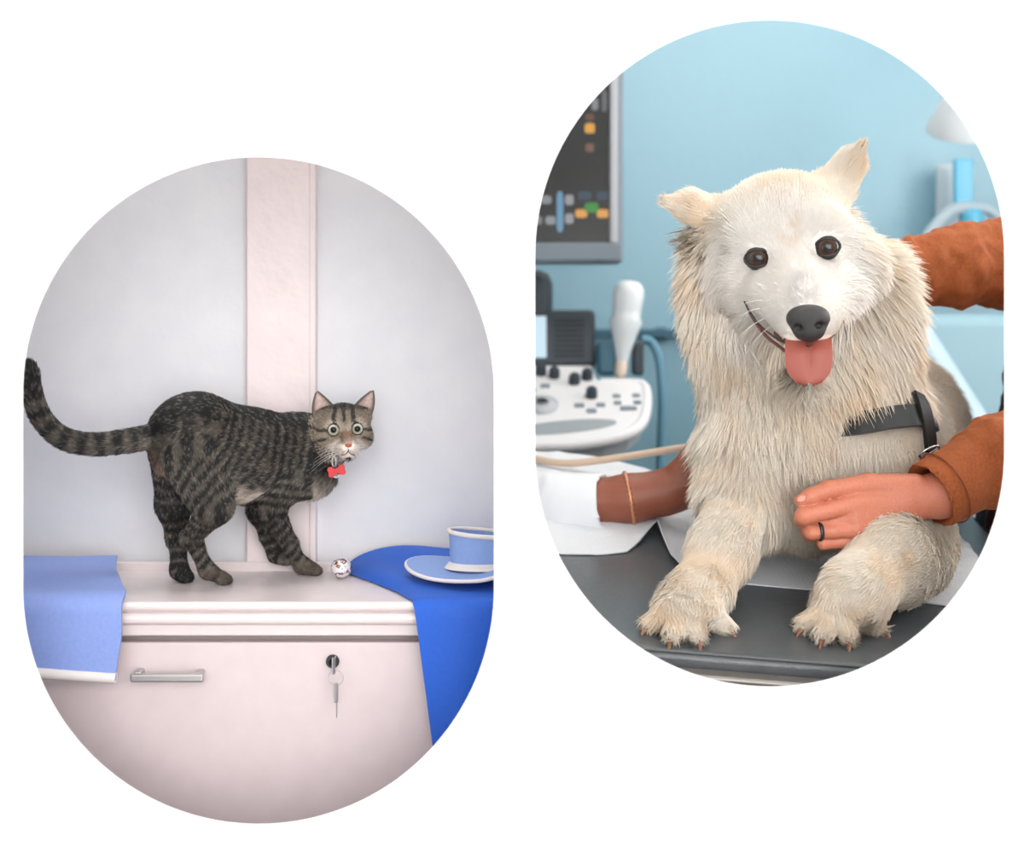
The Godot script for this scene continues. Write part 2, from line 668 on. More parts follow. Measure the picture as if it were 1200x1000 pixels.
func build_shell() -> void:
	wall_box("floor", Vector3(-2.1, -0.1, -1.9), Vector3(2.1, 0, 3.6), M.floor_vinyl, "pale vinyl floor under the counter and the table")
	wall_box("ceiling", Vector3(-2.1, 2.5, -1.9), Vector3(2.1, 2.6, 3.6), M.ceiling_paint, "white ceiling above both rooms")
	wall_box("wall_left", Vector3(-2.1, 0, -1.9), Vector3(-2.0, 2.5, 3.6), M.white_paint, "white side wall")
	wall_box("wall_right", Vector3(1.8, 0, -1.9), Vector3(1.9, 2.5, 3.6), M.white_paint, "white side wall with the unseen clinic window")
	wall_box("wall_rear", Vector3(-2.1, 0, 3.5), Vector3(2.1, 2.5, 3.6), M.white_paint, "unseen white wall behind the viewer with the large unseen window")
	wall_box("wall_back", Vector3(-2.1, 0, -1.9), Vector3(2.1, 2.5, -1.8), M.blue_wall_paint, "light blue satin wall behind the dog")
	wall_box("wall_niche", Vector3(-2.05, 0, -0.27), Vector3(0.022, 2.5, -0.205), M.grey_wall_paint, "pale grey plaster wall behind the cat")
	wall_box("wall_divider", Vector3(0.014, 0, -0.21), Vector3(0.022, 2.5, 0.196), M.white_paint, "white divider between the two rooms")
	# the white collage border, built as a wall with two rounded openings; the reveals are cut back behind the edge
	var s := Shape.new()
	var zf := 0.22
	var zb := 0.195
	var openings := [[303.0, 276.0, 460.0, 690.0, -2.05, 0.0], [902.0, 275.0, 298.5, 530.0, 0.0, 1.85]]
	for o in openings:
		var mid := at(o[0], (o[2] + o[3]) * 0.5, zf)
		var px := (EYE.z - zf) / FOCAL
		var r: float = o[1] * px
		var h: float = (o[3] - o[2]) * 0.5 * px
		var angles := []
		for i in 192:
			angles.append(TAU * i / 192.0 - PI)
		for cx in [o[4], o[5]]:
			for cy in [0.0, 2.5]:
				angles.append(atan2(cy - mid.y, cx - mid.x))
		angles.sort()
		var ring := []
		for t in angles:
			var d := Vector2(cos(t), sin(t))
			var inner := d * capsule_radius(d, r, h)
			var back := d * capsule_radius(d, r + 0.014, h)
			var tx: float = ((o[5] if d.x > 0 else o[4]) - mid.x) / d.x if absf(d.x) > 1e-6 else 1e9
			var ty: float = ((2.5 if d.y > 0 else 0.0) - mid.y) / d.y if absf(d.y) > 1e-6 else 1e9
			var outer := d * minf(tx, ty)
			ring.append([Vector3(mid.x + inner.x, mid.y + inner.y, zf), Vector3(mid.x + outer.x, mid.y + outer.y, zf), Vector3(mid.x + back.x, mid.y + back.y, zb), Vector3(mid.x + outer.x, mid.y + outer.y, zb)])
		for i in ring.size():
			var a: Array = ring[i]
			var b: Array = ring[(i + 1) % ring.size()]
			s.flat([a[0], b[0], b[1], a[1]])
			s.flat([a[3], b[3], b[2], a[2]])
			s.flat([a[2], b[2], b[0], a[0]])
	structure(put(s, "wall_collage_border", M.white_paint), "white collage border built as a wall with two upright rounded openings")
	# pillar strip on the wall behind the cat, with a narrow moulding along its right edge
	var pil := Node3D.new()
	pil.name = "trim_1"
	add_child(pil)
	structure(pil, "pale pink pillar strip on the wall behind the cat")
	var x0 := at(291, 0, -0.205).x
	var x1 := at(364, 0, -0.205).x
	var x2 := at(372, 0, -0.205).x
	put(Shape.new().rbox(Vector3((x0 + x2) * 0.5 - 0.001, 1.25, -0.2), Vector3(x2 - x0 - 0.002, 2.5, 0.022), 0.003), "strip", M.pillar_paint, pil)
	put(Shape.new().rbox(Vector3((x1 + x2) * 0.5, 1.25, -0.1985), Vector3(x2 - x1, 2.5, 0.022), 0.003), "moulding", M.pillar_paint, pil)
	make_unseen_window("unseen_window_1", Vector3(0.45, 1.45, 3.47), Vector2(3.2, 2.0), Basis.IDENTITY.rotated(Vector3.UP, PI), 4, "large unseen window behind the viewer, placed to light the border wall and both openings")
	make_unseen_window("unseen_window_2", Vector3(1.78, 1.75, -0.38), Vector2(0.9, 1.2), Basis.IDENTITY.rotated(Vector3.UP, -PI / 2), 2, "unseen frosted clinic window on the right wall, placed to lighten the blue wall")
	unseen_ceiling_lamp(Vector3(-0.42, 2.5, 0.0), Vector2(0.8, 0.3), "added narrow white lamp panel above the cat counter, fill light for the niche")
	unseen_ceiling_lamp(Vector3(0.55, 2.5, -1.2), Vector2(1.2, 0.6), "added wide white lamp panel, fill light for the blue wall")
	unseen_ceiling_lamp(Vector3(0.5, 2.5, -0.25), Vector2(0.9, 0.4), "unseen white lamp panel above the examination table, placed to light the dog from above")


func make_unseen_window(called: String, pos: Vector3, size: Vector2, b: Basis, panes: int, label: String) -> void:  # a window out of view: frame and glowing panes on a solid wall
	var w := Node3D.new()
	w.name = called
	w.transform = Transform3D(b, pos)
	add_child(w)
	structure(w, label)
	var s := Shape.new()
	var f := 0.06
	for e in [-1.0, 1.0]:
		s.rbox(Vector3(e * (size.x * 0.5 + f * 0.5), 0, 0.02), Vector3(f, size.y + 2.0 * f, 0.07), 0.006)
		s.rbox(Vector3(0, e * (size.y * 0.5 + f * 0.5), 0.02), Vector3(size.x, f, 0.07), 0.006)
	for i in range(1, panes):
		s.rbox(Vector3(-size.x * 0.5 + size.x * i / panes, 0, 0.02), Vector3(0.04, size.y, 0.05), 0.005)
	put(s, "window_frame", M.window_frame_paint, w)
	for i in panes:
		put(Shape.new().rbox(Vector3(-size.x * 0.5 + size.x * (i + 0.5) / panes, 0, 0.0), Vector3(size.x / panes - 0.04, size.y, 0.012), 0.002, Basis.IDENTITY, 1), "pane", M.unseen_window_pane_glow, w)


func unseen_ceiling_lamp(pos: Vector3, size: Vector2, label: String) -> void:  # a lamp panel out of view, with a glowing diffuser
	var o := thing("unseen_ceiling_lamp", label, "lamp", pos)
	var s := Shape.new()
	for e in [-1.0, 1.0]:
		s.rbox(Vector3(e * (size.x * 0.5 + 0.01), -0.03, 0), Vector3(0.02, 0.06, size.y + 0.04), 0.003)
		s.rbox(Vector3(0, -0.03, e * (size.y * 0.5 + 0.01)), Vector3(size.x, 0.06, 0.02), 0.003)
	put(s, "frame", M.window_frame_paint, o)
	put(Shape.new().rbox(Vector3(0, -0.045, 0), Vector3(size.x, 0.01, size.y), 0.002, Basis.IDENTITY, 1), "diffuser", M.unseen_lamp_diffuser_glow, o)


# ------------------------------------------------------------------ the cat's counter
const TOP := 0.845         # height of the worktop


func curve_at(points: Array, t: float) -> float:       # piecewise linear: points of Vector2(t, value), t rising
	if t <= points[0].x:
		return points[0].y
	for i in points.size() - 1:
		if t <= points[i + 1].x:
			return lerpf(points[i].y, points[i + 1].y, (t - points[i].x) / (points[i + 1].x - points[i].x))
	return points[-1].y


func build_cat_furniture() -> void:
	# worktop: a moulded edge profile pushed along x
	var wt := thing("worktop", "glossy pinkish white worktop with a moulded edge under the cat", "worktop", Vector3(-0.65, TOP, -0.07))
	var prof := PackedVector2Array()
	prof.append(Vector2(-0.133, -0.002))
	prof.append(Vector2(-0.131, 0))
	for i in 7:      # upper bead
		var t := PI / 2 - PI * i / 6.0
		prof.append(Vector2(0.114 + 0.006 * cos(t), -0.006 + 0.006 * sin(t)))
	prof.append(Vector2(0.112, -0.0135))
	for i in 7:      # lower bead
		var t2 := PI / 2 - PI * i / 6.0
		prof.append(Vector2(0.1135 + 0.0075 * cos(t2), -0.0215 + 0.0075 * sin(t2)))
	prof.append(Vector2(0.109, -0.031))
	prof.append(Vector2(0.107, -0.044))
	prof.append(Vector2(0.100, -0.047))
	prof.append(Vector2(-0.133, -0.047))
	var side := Transform3D(Basis(Vector3(0, 0, 1), Vector3(0, 1, 0), Vector3(1, 0, 0)), Vector3(-0.66, 0, 0))
	put(Shape.new().prism(prof, side, 1.32), "slab", M.worktop_lacquer, wt)
	put(Shape.new().rbox(Vector3(0, 0.005, -0.119), Vector3(1.32, 0.015, 0.010), 0.002), "upstand", M.worktop_lacquer, wt)
	# cabinet under it
	var cb := thing("cabinet", "pale pink drawer cabinet under the worktop", "cabinet", Vector3(-0.65, 0, -0.08))
	put(Shape.new().rbox(Vector3(0, 0.4385, -0.01), Vector3(1.30, 0.717, 0.21), 0.003), "body", M.carcass, cb)
	put(Shape.new().rbox(Vector3(0, 0.04, -0.03), Vector3(1.26, 0.08, 0.16), 0.003), "plinth", M.carcass, cb)
	var dr := put(Shape.new().rbox(Vector3(0, 0.632, 0.104), Vector3(1.298, 0.318, 0.018), 0.003), "drawer_front", M.cabinet_lacquer, cb)
	for e in [-1, 1]:
		put(Shape.new().rbox(Vector3(e * 0.3255, 0.276, 0.104), Vector3(0.645, 0.385, 0.018), 0.003), "door", M.cabinet_lacquer, cb)
	var zf := 0.033
	var ha := at(153, 794, zf + 0.02) - cb.position
	var hb := at(239, 795, zf + 0.02) - cb.position
	var hs := Shape.new().rbox((ha + hb) * 0.5, Vector3(hb.x - ha.x, 0.0105, 0.008), 0.0025)
	for p in [ha + Vector3(0.008, 0.001, 0), hb + Vector3(-0.008, 0.001, 0)]:
		hs.rbox(p + Vector3(0, 0.002, -0.011), Vector3(0.009, 0.008, 0.019), 0.002)
	put(hs, "handle", M.brushed_steel, dr)
	var lp := at(390, 775, zf) - cb.position
	var lk := put(Shape.new().lathe([Vector2(0, 0.0), Vector2(0.0085, 0.0), Vector2(0.0085, 0.0), Vector2(0.0085, 0.003), Vector2(0.0078, 0.004), Vector2(0.0078, 0.004), Vector2(0.0058, 0.004), Vector2(0.0058, 0.004), Vector2(0.0055, 0.0065), Vector2(0.0055, 0.0065), Vector2(0, 0.0065)], Transform3D(Basis(Vector3.RIGHT, PI / 2), lp), 24), "lock", M.dark_metal, dr)
	lk.set_meta("label", "dark round drawer lock")
	# keys in the lock
	var kx := thing("key_ring", "small steel key ring hanging from the drawer lock", "keys", at(391, 776, zf + 0.02))
	var k1 := Shape.new()
	k1.rbox(Vector3(0.0005, -0.004, 0.004), Vector3(0.0055, 0.021, 0.0022), 0.001, Basis(Vector3.UP, 0.9))
	k1.rbox(Vector3(0, 0.002, -0.006), Vector3(0.0016, 0.004, 0.02), 0.0005)
	put(k1, "key", M.key_steel, kx)
	var ringpts := []
	for i in 29:
		var t3 := TAU * i / 28.0
		ringpts.append(Vector3(0.0035 + 0.0095 * sin(t3), -0.018 + 0.0095 * cos(t3), 0.005 + 0.002 * sin(t3)))
	put(Shape.new().tube(ringpts, [0.0006], 6, false), "ring", M.key_steel, kx)
	var k2 := Shape.new()
	k2.rbox(Vector3(0.0035, -0.037, 0.006), Vector3(0.0062, 0.025, 0.0026), 0.0012, Basis(Vector3.UP, 0.5))
	k2.rbox(Vector3(0.0045, -0.058, 0.006), Vector3(0.0016, 0.02, 0.001), 0.0004, Basis(Vector3.UP, 0.5))
	put(k2, "key", M.key_steel, kx)
	build_left_cloth()
	build_right_cloth()
	build_collar_pad()
	build_toy_ball()


func build_left_cloth() -> void:
	var o := thing("folded_cloth", "pale blue cloth with white hem hanging over the counter edge left of the cat", "cloth")
	var nz := 40
	for layer in 2:
		var pts := []
		var nu := 26
		# a path over the counter: back, top, round the edge, down
		for i in nu:
			var u := float(i) / (nu - 1)
			for j in nz:
				var v := float(j) / (nz - 1)
				var p: Vector3
				var x_edge: float
				if v < 0.55:      # on top
					var t := v / 0.55
					var z := lerpf(-0.17, 0.05, t)
					x_edge = curve_at([Vector2(-0.17, -0.561), Vector2(-0.07, -0.532), Vector2(0.05, -0.482)], z)
					var y := TOP + 0.021 - 0.013 * t * t + 0.0022 * sin(u * 6.0 + z * 34.0) + 0.0018 * sin(z * 60.0 - u * 3.0)
					p = Vector3(x_edge - (1.0 - u) * 0.34, y, z)
				else:
					var t2 := (v - 0.55) / 0.45
					var bend := minf(t2 / 0.16, 1.0)
					var ang := bend * PI * 0.5
					var drop := maxf(t2 - 0.16, 0.0) / 0.84
					x_edge = -0.482 - 0.004 * drop + 0.002 * sin(drop * 5.0)
					p = Vector3(x_edge - (1.0 - u) * 0.34, TOP + 0.008 - 0.016 * (1.0 - cos(ang)) - drop * 0.072, 0.05 + 0.018 * sin(ang) + 0.006 * drop + 0.003 * sin(u * 9.0 + drop * 2.0) * drop)
					p.y -= drop * (0.010 * u * u - 0.003 * sin(u * 4.0))
				if layer == 1:      # the lining lies just inside the cloth and hangs a little lower
					if v > 0.7:
						var more := (v - 0.7) / 0.3
						p.y -= 0.019 * more * (1.0 - 0.85 * u * u) + 0.002 * sin(u * 13.0) * more
						p.z -= 0.0065
					else:
						p.y -= 0.006
						p.z -= 0.0065 if v > 0.55 else 0.0
					p.x -= 0.003
				pts.append(p)
		if layer == 0:
			put(Shape.new().sheet(pts, nu, nz, 0.0045), "cover", M.pale_blue_cloth, o)
			var hem := []
			var edge := []
			for i in nu:
				hem.append(pts[i * nz + nz - 1] + Vector3(0, 0.003, 0.0015))
			for j in nz:
				edge.append(pts[(nu - 1) * nz + j])
			put(Shape.new().tube(hem, [0.0072], 10), "hem", M.white_piping, o)
		else:
			put(Shape.new().sheet(pts, nu, nz, 0.002), "lining", M.lining_cloth, o)


func build_right_cloth() -> void:
	var pts := []
	var nu := 34
	var nz := 46
	for i in nu:
		var u := float(i) / (nu - 1)
		for j in nz:
			var v := float(j) / (nz - 1)
			var p: Vector3
			var lift := 0.0 if i == 0 else 1.0 - exp(-u * 14.0)
			if v < 0.5:
				var t := v / 0.5
				var z := lerpf(-0.186, 0.052, t)
				var xl := curve_at([Vector2(-0.186, -0.240), Vector2(-0.15, -0.228), Vector2(-0.076, -0.184), Vector2(-0.012, -0.150), Vector2(0.052, -0.124)], z)
				var y := TOP + 0.001 + lift * (0.024 * (1.0 - t) * (1.0 - 0.55 * t) + 0.004) + 0.0035 * lift * sin(u * 9.0 - z * 26.0) * (1.0 - t)
				y += 0.006 * u * (1.0 - t) * (1.0 - t)
				p = Vector3(lerpf(xl, 0.008, u), y, z)
			else:
				var t2 := (v - 0.5) / 0.5
				var bend := minf(t2 / 0.12, 1.0)
				var ang := bend * PI * 0.5
				var drop := maxf(t2 - 0.12, 0.0) / 0.88
				var xl2 := -0.124 + 0.004 * bend + 0.042 * drop
				p = Vector3(lerpf(xl2, 0.008, u), TOP + 0.001 + lift * 0.004 - 0.010 * (1.0 - cos(ang)) - drop * 0.30, 0.052 + 0.013 * sin(ang) + 0.012 * drop + (0.005 + 0.010 * drop) * sin(u * 5.5 - 0.8 + drop * 1.2) * bend * 0.6)
			pts.append(p)
	var o := put(Shape.new().sheet(pts, nu, nz, 0.0025), "draped_cloth", M.royal_blue_cloth)
	tag(o, "royal blue cloth draped over the counter corner right of the ball", "cloth")


func build_collar_pad() -> void:
	var o := thing("fabric_collar", "light blue fabric collar with white trim lying on the royal blue cloth", "collar", Vector3(-0.04, TOP + 0.016, -0.045))
	# flat brim: an uneven oval, cut short at the right
	var outline := []
	var n := 40
	for i in n:
		var t := TAU * i / n
		var p := Vector3(cos(t), 0, sin(t))
		var r := 0.101 if p.x < 0 else 0.05
		var q := Vector3(p.x * r, 0, p.z * (0.056 if p.z < 0 else 0.072) + p.x * 0.012)
		q.y = 0.010 - 0.06 * (q.z) * 0.35 + 0.006 * sin(t * 2.0 + 0.6) + 0.004
		outline.append(q)
	var pts := []
	for ring in 6:
		for i in n:
			var k := ring / 5.0
			pts.append(Vector3(0, 0.012, 0).lerp(outline[i], k))
	var s := Shape.new().grid(pts, 6, n, false, true, true)
	var low := []
	for p2 in pts:
		low.append(p2 - Vector3(0, 0.005, 0))
	s.grid(low, 6, n, false, true, false)
	var brim := put(s, "brim", M.light_blue_cloth, o)
	var rim := outline.duplicate()
	rim.append(outline[0])
	for i in rim.size():
		rim[i] = rim[i] - Vector3(0, 0.0025, 0)
	put(Shape.new().tube(rim, [0.0027], 8, false), "trim", M.white_piping, brim)
	# upright band
	var w := []
	var base := []
	var top := []
	var inner := []
	for k in 6:
		for i in n:
			var t4 := TAU * i / n
			var h := k / 5.0
			var r2 := 0.043 + 0.003 * h + 0.0012 * sin(t4 * 3.0 + h * 2.0)
			w.append(Vector3(0.001 + cos(t4) * r2, 0.014 + h * (0.043 - 0.004 * cos(t4)), sin(t4) * r2 * 0.75))
	for i in n + 1:
		var q2: Vector3 = w[i % n]
		base.append(q2 + Vector3(0, -0.001, 0))
		top.append(w[5 * n + i % n])
	var sb := Shape.new().grid(w, 6, n, false, true, true)
	for p3 in w:
		inner.append(Vector3(p3.x * 0.92, p3.y, p3.z * 0.92))
	sb.grid(inner, 6, n, false, true, false)
	var band := put(sb, "band", M.light_blue_cloth, o)
	put(Shape.new().tube(top, [0.0032], 8, false), "top_trim", M.white_piping, band)
	var foot := Shape.new()
	var fp := []
	for k in 5:
		for i in n:
			var t5 := TAU * i / n
			var q3: Vector3 = w[i]
			fp.append(Vector3(q3.x + cos(t5) * (0.0075 * (1.0 - k / 4.0)), 0.0125 + 0.0085 * k / 4.0, q3.z + sin(t5) * 0.0075 * (1.0 - k / 4.0)))
	foot.grid(fp, 5, n, false, true, true)
	put(foot, "foot_trim", M.white_piping, band)


func build_toy_ball() -> void:
	var im := Image.create_empty(256, 128, false, Image.FORMAT_RGB8)
	var no := FastNoiseLite.new()
	no.seed = 4
	no.frequency = 1.1
	var n2 := FastNoiseLite.new()
	n2.seed = 9
	n2.frequency = 2.0
	for y in 128:
		for x in 256:
			var ph := PI * ((y + 0.5) / 128.0 - 0.5)
			var t := TAU * (x + 0.5) / 256.0
			var d := Vector3(cos(ph) * cos(t), sin(ph), cos(ph) * sin(t))
			var w := no.get_noise_3dv(d * 0.7) * 1.1 + d.y * 0.7 + d.x * 0.3 + 0.25
			var c := Color(0.93, 0.90, 0.91)
			var f := absf(fposmod(w, 1.0) - 0.5)
			var g := n2.get_noise_3dv(d * 1.2)
			if f < 0.045:
				c = Color(0.12, 0.16, 0.18)
			elif f < 0.11:
				c = Color(0.85, 0.60, 0.22) if g > -0.1 else Color(0.78, 0.18, 0.14)
			elif f < 0.17 and g < 0.12:
				c = Color(0.05, 0.40, 0.80)
			elif f > 0.42 and g > 0.15:
				c = Color(0.80, 0.72, 0.62)
			im.set_pixel(x, y, c)
	var m := mat("ball_glaze", Color.WHITE, 0.15)
	m.albedo_texture = ImageTexture.create_from_image(im)
	m.clearcoat_enabled = true
	m.clearcoat = 0.8
	m.clearcoat_roughness = 0.05
	var s := Shape.new().ball(Vector3.ZERO, Vector3.ONE * 0.0145, Basis(Vector3.UP, 0.8) * Basis(Vector3.RIGHT, -0.5), 20, 32)
	# a seam of its own vertices, so that the pattern closes
	s.uved = true
	var o := put(s, "toy_ball", m)
	o.position = at(400, 678, -0.123) * Vector3(1, 0, 1) + Vector3(0, TOP + 0.0146, 0)
	tag(o, "small white toy ball with gold, red and blue swirls on the worktop", "ball")


# ------------------------------------------------------------------ fur
class Bones:      # the chains of a body, with what grows along them
	var a := PackedVector3Array()
	var d := PackedVector3Array()
	var il := PackedFloat32Array()
	var r0 := PackedFloat32Array()
	var r1 := PackedFloat32Array()
	var s0 := PackedFloat32Array()
	var region := PackedInt32Array()
	var flow := PackedVector3Array()

	func chain(reg: int, pts: Array, rs: Array, sign_ := 1.0, fixed := Vector3.ZERO) -> void:
		var s := 0.0
		for i in pts.size() - 1:
			a.append(pts[i])
			d.append(pts[i + 1] - pts[i])
			il.append(1.0 / maxf((pts[i + 1] - pts[i]).length_squared(), 1e-9))
			r0.append(rs[i])
			r1.append(rs[i + 1])
			s0.append(s)
			region.append(reg)
			flow.append(fixed if fixed != Vector3.ZERO else (pts[i + 1] - pts[i]).normalized() * sign_)
			s += (pts[i + 1] - pts[i]).length()

	func near(p: Vector3) -> Array:      # [region, length along its chain, flow (blended), point on the axis, radius there]
		var best := 1e9
		var bi := 0
		var bh := 0.0
		var f := Vector3.ZERO
		for i in a.size():
			var pa := p - a[i]
			var h := clampf(pa.dot(d[i]) * il[i], 0.0, 1.0)
			var dist := (pa - d[i] * h).length() - lerpf(r0[i], r1[i], h)
			var w := exp(-maxf(dist + 0.02, 0.0) * 110.0)
			f += flow[i] * w
			if dist < best:
				best = dist
				bi = i
				bh = h
		return [region[bi], s0[bi] + d[bi].length() * bh, f, a[bi] + d[bi] * bh, lerpf(r0[bi], r1[bi], bh)]


func clump(strands: int, spread: float, width: float, length: float, lift: float, seed_n: int, segs := 3, bias := 0.6) -> ArrayMesh:     # a tuft that grows along y and stands off along z
	var r := RandomNumberGenerator.new()
	r.seed = seed_n
	var s := Shape.new()
	for k in strands:
		var root := Vector3(r.randf_range(-spread, spread), r.randf_range(-spread, spread), -length * 0.05)
		var len_k := length * r.randf_range(0.7, 1.1)
		var side := r.randf_range(-0.22, 0.22) - root.x / spread * 0.10
		var up := lift * r.randf_range(0.6, 1.4)
		var w := width * r.randf_range(0.7, 1.2)
		var rows := []
		for i in segs + 1:
			var t := float(i) / segs
			var p := root + Vector3(side * t * t, t * (1.0 - 0.12 * up), up * (t - 0.42 * t * t)) * len_k
			var wr := w * (1.0 - 0.85 * t * t)
			var row := []
			for q in 3:
				var ang := TAU * q / 3.0 + PI / 2
				var o := Vector3(cos(ang), 0, sin(ang))
				row.append(s.vert(p + o * wr, (Vector3(0, 0.05, bias) + o).normalized()))
			rows.append(row)
		for i in segs:
			for q in 3:
				var q2 := (q + 1) % 3
				s.tri(rows[i][q], rows[i][q2], rows[i + 1][q2])
				s.tri(rows[i][q], rows[i + 1][q2], rows[i + 1][q])
	# winding from the true outside of each strand, not from the bent normals
	var per := (segs + 1) * 3
	for i in range(0, s.ix.size(), 3):
		var a := s.ix[i]
		var b := s.ix[i + 1]
		var c := s.ix[i + 2]
		var k2 := a / per
		var row_a := (a % per) / 3
		var mid := (s.v[k2 * per + row_a * 3] + s.v[k2 * per + row_a * 3 + 1] + s.v[k2 * per + row_a * 3 + 2]) / 3.0
		if (s.v[c] - s.v[a]).cross(s.v[b] - s.v[a]).dot((s.v[a] + s.v[b] + s.v[c]) / 3.0 - mid) < 0.0:
			s.ix[i + 1] = c
			s.ix[i + 2] = b
	var arr := []
	arr.resize(Mesh.ARRAY_MAX)
	arr[Mesh.ARRAY_VERTEX] = s.v
	arr[Mesh.ARRAY_NORMAL] = s.n
	arr[Mesh.ARRAY_INDEX] = s.ix
	var m := ArrayMesh.new()
	m.add_surface_from_arrays(Mesh.PRIMITIVE_TRIANGLES, arr)
	return m


# grows tufts over a skin; groom(p, n) answers [flow, length, colour, density] for a point of it
func grow(skin: Shape, per_m2: float, tuft: ArrayMesh, nominal: float, groom: Callable, material: Material, parent: Node3D, seed_n: int, ruffle := 0.0) -> int:
	var r := RandomNumberGenerator.new()
	r.seed = seed_n
	var where: Array[Transform3D] = []
	var tint: Array[Color] = []
	var carry := 0.0
	var cache := {}
	for i in range(0, skin.ix.size(), 3):
		var a := skin.ix[i]
		var b := skin.ix[i + 1]
		var c := skin.ix[i + 2]
		var area := (skin.v[b] - skin.v[a]).cross(skin.v[c] - skin.v[a]).length() * 0.5
		var mid := (skin.v[a] + skin.v[b] + skin.v[c]) / 3.0
		var g: Array = groom.call(mid, skin.n[a])
		if g[3] <= 0.0:
			continue
		carry += area * per_m2 * g[3]
		while carry >= 1.0:
			carry -= 1.0
			var u := sqrt(r.randf())
			var w := r.randf()
			var p := skin.v[a] * (1.0 - u) + skin.v[b] * (u * (1.0 - w)) + skin.v[c] * (u * w)
			var nn := (skin.n[a] * (1.0 - u) + skin.n[b] * (u * (1.0 - w)) + skin.n[c] * (u * w)).normalized()
			var gg: Array = groom.call(p, nn)
			if gg[1] <= 0.0:
				continue
			var f: Vector3 = gg[0]
			f = f - nn * f.dot(nn)
			if f.length() < 1e-4:
				f = nn.cross(Vector3.RIGHT)
			f = f.normalized()
			f = f.rotated(nn, r.randf_range(-0.22, 0.22))
			var k: float = gg[1] / nominal * r.randf_range(0.8, 1.15)
			if ruffle > 0.0:
				var up := r.randf_range(-0.25, 1.0) * ruffle
				var f2 := f * cos(up) + nn * sin(up)
				nn = nn * cos(up) - f * sin(up)
				f = f2
			var x := f.cross(nn)
			var flip := -1.0 if r.randf() < 0.5 else 1.0
			where.append(Transform3D(Basis(x * k * flip, f * k, nn * k) if flip > 0.0 else Basis(x * k, f * k, nn * k), p))
			tint.append(gg[2])
	var mm := MultiMesh.new()
	mm.transform_format = MultiMesh.TRANSFORM_3D
	mm.use_colors = true
	mm.mesh = tuft
	mm.instance_count = where.size()
	for i in where.size():
		mm.set_instance_transform(i, where[i])
		mm.set_instance_color(i, tint[i])
	var o := MultiMeshInstance3D.new()
	o.name = "fur"
	o.multimesh = mm
	o.material_override = material
	o.set_meta("kind", "stuff")
	parent.add_child(o, true)
	return where.size()


func add_shape(to: Shape, s: Shape) -> void:
	var base := to.v.size()
	to.v.append_array(s.v)
	to.n.append_array(s.n)
	to.c.append_array(s.c)
	to.uv.append_array(s.uv)
	for i in s.ix:
		to.ix.append(i + base)


# ------------------------------------------------------------------ the cat
var cat_bones: Bones
var cat_noise := FastNoiseLite.new()
var cat_head := Transform3D.IDENTITY      # head frame: x right, y up, z out of the face
const CAT_PX := 0.001173                  # size of a photograph pixel at the cat's head


func ch(px: float, py: float, z: float) -> Vector3:     # a point in the cat's head frame
	return Vector3((px - 402.0) * CAT_PX, (506.0 - py) * CAT_PX, z)


